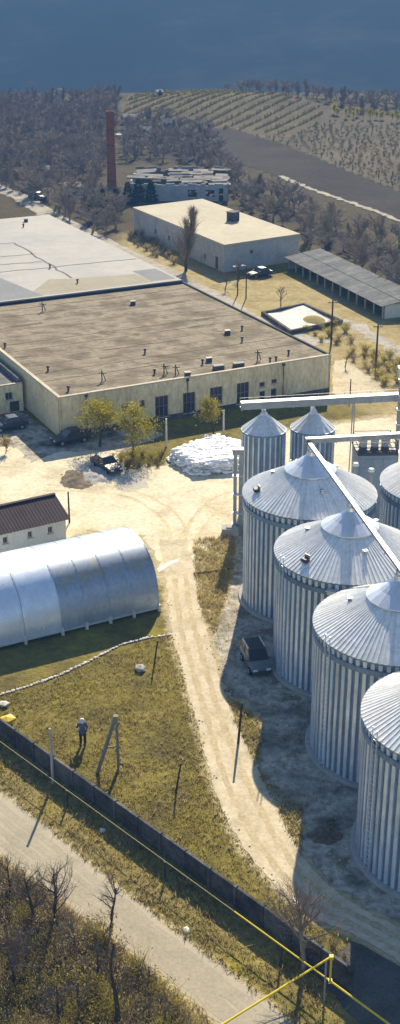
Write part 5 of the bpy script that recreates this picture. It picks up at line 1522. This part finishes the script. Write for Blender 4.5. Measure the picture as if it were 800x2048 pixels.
tk, br, tips = grow(61, 3.0, 'round', .03, .6)
gm = (tk.mesh('trunk', 'bark_pale'), br.mesh('crown', 'twig_wood'), leaves(tips, 420, .16, .2, 5).mesh('leaves', 'leaf_yellow'))
for i in range(17):
    q_ = np.array((40.28, 393.61)) + (np.array((63.37, 385.50)) - np.array((40.28, 393.61))) * i / 16
    t = thing('golden_tree', 'small golden tree in the row at the far orchard edge', 'tree', (q_[0] + rnd.uniform(-.6, .6), q_[1] + rnd.uniform(-3, 3), float(terr(*q_))), rnd.uniform(0, 6), 'golden trees at the orchard edge')
    t.scale = (rnd.uniform(.6, .9),) * 2 + (rnd.uniform(.8, 1.25),)
    link('trunk', gm[0], t); c = link('crown', gm[1], t); link('leaves', gm[2], c)

# ------------------------------------------------------------------ roadside thicket
def shrub_proto(seed, h, leaf, nl, twig='twig'):
    r = random.Random(seed); st = MB(); tips = []
    for i in range(34):
        a = r.uniform(0, 6.28); lean = r.uniform(.1, .75); p0 = Vector((r.gauss(0, .12), r.gauss(0, .12), 0)); d = Vector((math.cos(a) * lean, math.sin(a) * lean, 1)).normalized(); L = h * r.uniform(.55, 1.1)
        p1 = p0 + d * L * .5; p2 = p1 + (d + Vector((math.cos(a) * .3, math.sin(a) * .3, -.15))).normalized() * L * .5
        st.tube([p0, p1, p2], [.016, .011, .005], 3, False); tips += [p1, p2, p1.lerp(p2, .5)]
        for j in range(4):
            b = p0.lerp(p1, r.uniform(.5, 1)) if j % 2 else p1.lerp(p2, r.random()); e = b + rotv(d, r.uniform(.4, .9), r) * L * .3
            w = d.orthogonal().normalized() * .008; st.add([b - w, b + w, e], [(0, 1, 2)]); tips.append(e)
    return st.mesh('stems', twig), leaves(tips, nl, .07, .14, seed + 9).mesh('foliage', leaf)
SP = [shrub_proto(1, 1.3, 'leaf_olive', 420), shrub_proto(2, 1.1, 'leaf_brown', 300), shrub_proto(3, 1.5, 'leaf_yellow', 260), shrub_proto(4, 1.2, 'leaf_brown', 160), shrub_proto(5, .9, 'leaf_olive', 380), shrub_proto(6, 1.0, 'straw', 260, 'twig_pink')]
thicket = [(-13.52, 59.54), (-11.19, 57.56), (-9.26, 55.88), (-7.37, 53.76), (-4.91, 51.60), (-2.56, 49.11), (-0.49, 46.63), (0.48, 45.22), (-4.68, 43.00), (-11.39, 43.87)]
rnd = random.Random(15); n = 0
SHL = ['bushy olive shrub in the roadside thicket', 'brown leaved shrub in the roadside thicket', 'tall yellowish shrub in the roadside thicket', 'thin brown twiggy shrub in the roadside thicket', 'low olive shrub in the roadside thicket', 'pale straw coloured shrub in the roadside thicket']
def shrub(p, i, k, lab, grp):
    t = thing('shrub', lab, 'shrub', (p[0], p[1], 0), rnd.uniform(0, 6.28), grp); t.scale = (k, k, k * rnd.uniform(.85, 1.15))
    link('stems', SP[i][0], t); link('foliage', SP[i][1], t)
for s_ in scatter(thicket, .8, 2600, 5):
    if rnd.random() < .12: continue
    i = rnd.choice([0, 0, 1, 1, 2, 3, 3, 4, 5]); shrub(s_, i, rnd.uniform(.65, 1.25), SHL[i], 'shrubs of the roadside thicket'); n += 1
print('shrubs', n)
for s_ in scatter([(18.96, 158.96), (25.68, 155.67), (23.80, 142.70), (22.26, 144.57), (19.14, 154.60)], 1.3, 200, 6) + scatter([(13.85, 169.61), (20.21, 170.87), (21.18, 161.22), (16.55, 161.22)], 1.6, 100, 7):
    shrub(s_, rnd.choice([0, 4, 5]), rnd.uniform(.7, 1.2), 'low shrub on the dry scrub right of the hall', 'shrubs right of the hall')
for s_ in scatter([(-12.72, 232.94), (-8.98, 226.46), (-3.36, 210.67), (-4.14, 207.04), (-12.81, 222.31)], 1.5, 300, 8):
    shrub(s_, rnd.choice([1, 5, 3]), rnd.uniform(.8, 1.4), 'dry shrub between the lane and the grey store', 'shrubs along the lane')
for s_ in scatter([(-9.71, 121.03), (-3.65, 122.44), (-3.80, 118.29), (-7.60, 118.29)], 1.0, 200, 9):
    shrub(s_, rnd.choice([0, 2, 4]), rnd.uniform(.5, .9), 'low shrub under the leafy trees before the hall', 'shrubs under the leafy trees')
for s_ in scatter([(4.72, 52.91), (7.63, 51.05), (7.41, 48.94), (4.25, 51.78)], .8, 120, 10):
    shrub(s_, rnd.choice([3, 5, 1]), rnd.uniform(.4, .8), 'low dry shrub at the boundary wall near the pipe crossing', 'shrubs at the pipe crossing')

# ------------------------------------------------------------------ dry grass (uncountable)
def grass(name, lab, polys, avoid, n, hmin, hmax, m, seed):
    r = np.random.RandomState(seed); V = []; cnt_ = 0
    for poly, share in polys:
        p = np.array(poly); lo, hi = p.min(0), p.max(0); k = int(n * share)
        x = r.uniform(lo[0], hi[0], k * 3); y = r.uniform(lo[1], hi[1], k * 3); ok = inside(poly, x, y)
        for a in avoid: ok &= ~inside(a, x, y)
        # tufts thin out in patches
        den = .5 + .5 * np.sin(x * .9 + 1.7 * np.sin(y * .7)) * np.sin(y * .8 + 1.3 * np.sin(x * .6)); ok &= r.uniform(0, 1, len(x)) < .25 + .75 * den
        x, y = x[ok][:k], y[ok][:k]
        for q_ in range(4):
            bx, by = x + r.normal(0, .06, len(x)), y + r.normal(0, .06, len(x)); h = r.uniform(hmin, hmax, len(x)); a = r.uniform(0, 6.28, len(x)); w = r.uniform(.015, .035, len(x))
            dx, dy = np.cos(a) * w, np.sin(a) * w; lx_, ly_ = r.normal(0, .5, len(x)) * h, r.normal(0, .5, len(x)) * h
            z = np.zeros(len(x))
            V.append(np.stack([np.stack([bx - dx, by - dy, z], 1), np.stack([bx + dx, by + dy, z], 1), np.stack([bx + lx_, by + ly_, h], 1)], 1).reshape(-1, 3))
    V = np.concatenate(V); nt_ = len(V) // 3
    me = bpy.data.meshes.new(name); me.vertices.add(len(V)); me.vertices.foreach_set('co', V.astype(np.float32).ravel())
    me.loops.add(len(V)); me.loops.foreach_set('vertex_index', np.arange(len(V), dtype=np.int32)); me.polygons.add(nt_); me.polygons.foreach_set('loop_start', (np.arange(nt_) * 3).astype(np.int32))
    me.update(calc_edges=True); me.materials.append(MATS[m])
    return tag(link(name, me), lab, 'grass', kind='stuff')
meadow = [(-15.91, 73.89), (-14.16, 76.13), (-2.68, 84.29), (-2.11, 84.29), (0.93, 64.32), (4.85, 54.86), (5.94, 52.91), (7.98, 51.78), (7.71, 49.29), (6.21, 49.81), (0.00, 56.33), (-13.40, 70.86), (-16.60, 73.89)]
verge = [(-15.79, 73.14), (-13.31, 70.28), (6.18, 49.46), (7.54, 47.77), (7.07, 45.69), (4.88, 45.69), (0.00, 50.87), (-7.95, 59.63), (-14.75, 66.93)]
verge2 = [(-13.71, 60.69), (-7.45, 54.54), (0.98, 46.06), (0.00, 45.07), (-8.10, 52.91), (-13.30, 58.21)]
strip = [(-0.67, 101.22), (3.14, 102.26), (2.99, 96.26), (1.15, 84.29), (-0.20, 89.11)]
strip2 = [(1.94, 75.80), (4.10, 72.65), (3.85, 66.93), (6.27, 62.83), (5.93, 58.21), (4.47, 63.57), (2.39, 72.65)]
lawn = [(-8.35, 122.44), (-3.65, 122.44), (-3.56, 118.97), (-7.56, 117.63)]
grass('dry_grass', 'dry olive and straw grass covering the ground round the track', [(meadow, .42), (verge, .26), (verge2, .06), (thicket, .14), (strip, .02), (strip2, .05), (lawn, .03)], [track_poly, road_poly, dark_poly], 38000, .04, .15, 'grass_blade', 3)
grass('tall_straw', 'taller pale straw standing along the track and road edges', [(verge, .4), (verge2, .2), (strip, .2), (strip2, .1), (meadow, .2)], [track_poly, road_poly, dark_poly], 7000, .2, .42, 'straw', 4)

grass('brush', 'dense olive brush standing in the roadside thicket', [(thicket, 1.0)], [road_poly], 5000, .15, .6, 'leaf_olive', 7)
grass('brush', 'brown dead stalks standing in the roadside thicket', [(thicket, 1.0)], [road_poly], 3200, .3, 1.0, 'leaf_brown', 8)
grass('weeds', 'sparse dark weeds growing on the silo apron', [(apron_poly, 1.0)], [track_poly], 4500, .05, .2, 'leaf_olive', 9)
# loose stones in the silo apron and along the track
r = np.random.RandomState(6); mb = MB()
for poly, k in ((apron_poly, 1500), ([tuple(p) for p in ribbon(TRACK_L[1:9], .8)], 700), ([tuple(p) for p in ribbon(TRACK_R[1:9], .7)], 300), ([tuple(p) for p in ribbon(ROAD_L, .9)], 250)):
    p = np.array(poly); lo, hi = p.min(0), p.max(0)
    x = r.uniform(lo[0], hi[0], k); y = r.uniform(lo[1], hi[1], k); ok = inside(poly, x, y)
    for a, b in zip(x[ok], y[ok]):
        s_ = r.uniform(.03, .10); j = r.uniform(.7, 1.3, 6) * s_
        mb.add([(a - j[0], b, .01), (a, b - j[1], .01), (a + j[2], b, .01), (a, b + j[3], .01), (a + .2 * j[4], b + .2 * j[5], .01 + s_ * .9)], [(0, 1, 4), (1, 2, 4), (2, 3, 4), (3, 0, 4)])
tag(mb.build('gravel', 'track'), 'loose pale stones strewn along the track edges and silo apron', 'gravel', kind='stuff')

# ------------------------------------------------------------------ haze: one closed box of thin air round everything
m = bpy.data.materials.new('haze'); m.use_nodes = True; nt = m.node_tree; nt.nodes.clear()
ou = nd(nt, 'ShaderNodeOutputMaterial'); pv_ = nd(nt, 'ShaderNodeVolumePrincipled')
pv_.inputs['Color'].default_value = (.07, .175, .37, 1); pv_.inputs['Density'].default_value = .00088; pv_.inputs['Anisotropy'].default_value = 0.0
nt.links.new(pv_.outputs[0], ou.inputs['Volume'])
MATS['haze'] = m
tag(MB().box((0, 1160, -16), (2960, 2440, 212)).build('haze', 'haze'), 'thin blue haze filling the valley', 'haze', kind='stuff')
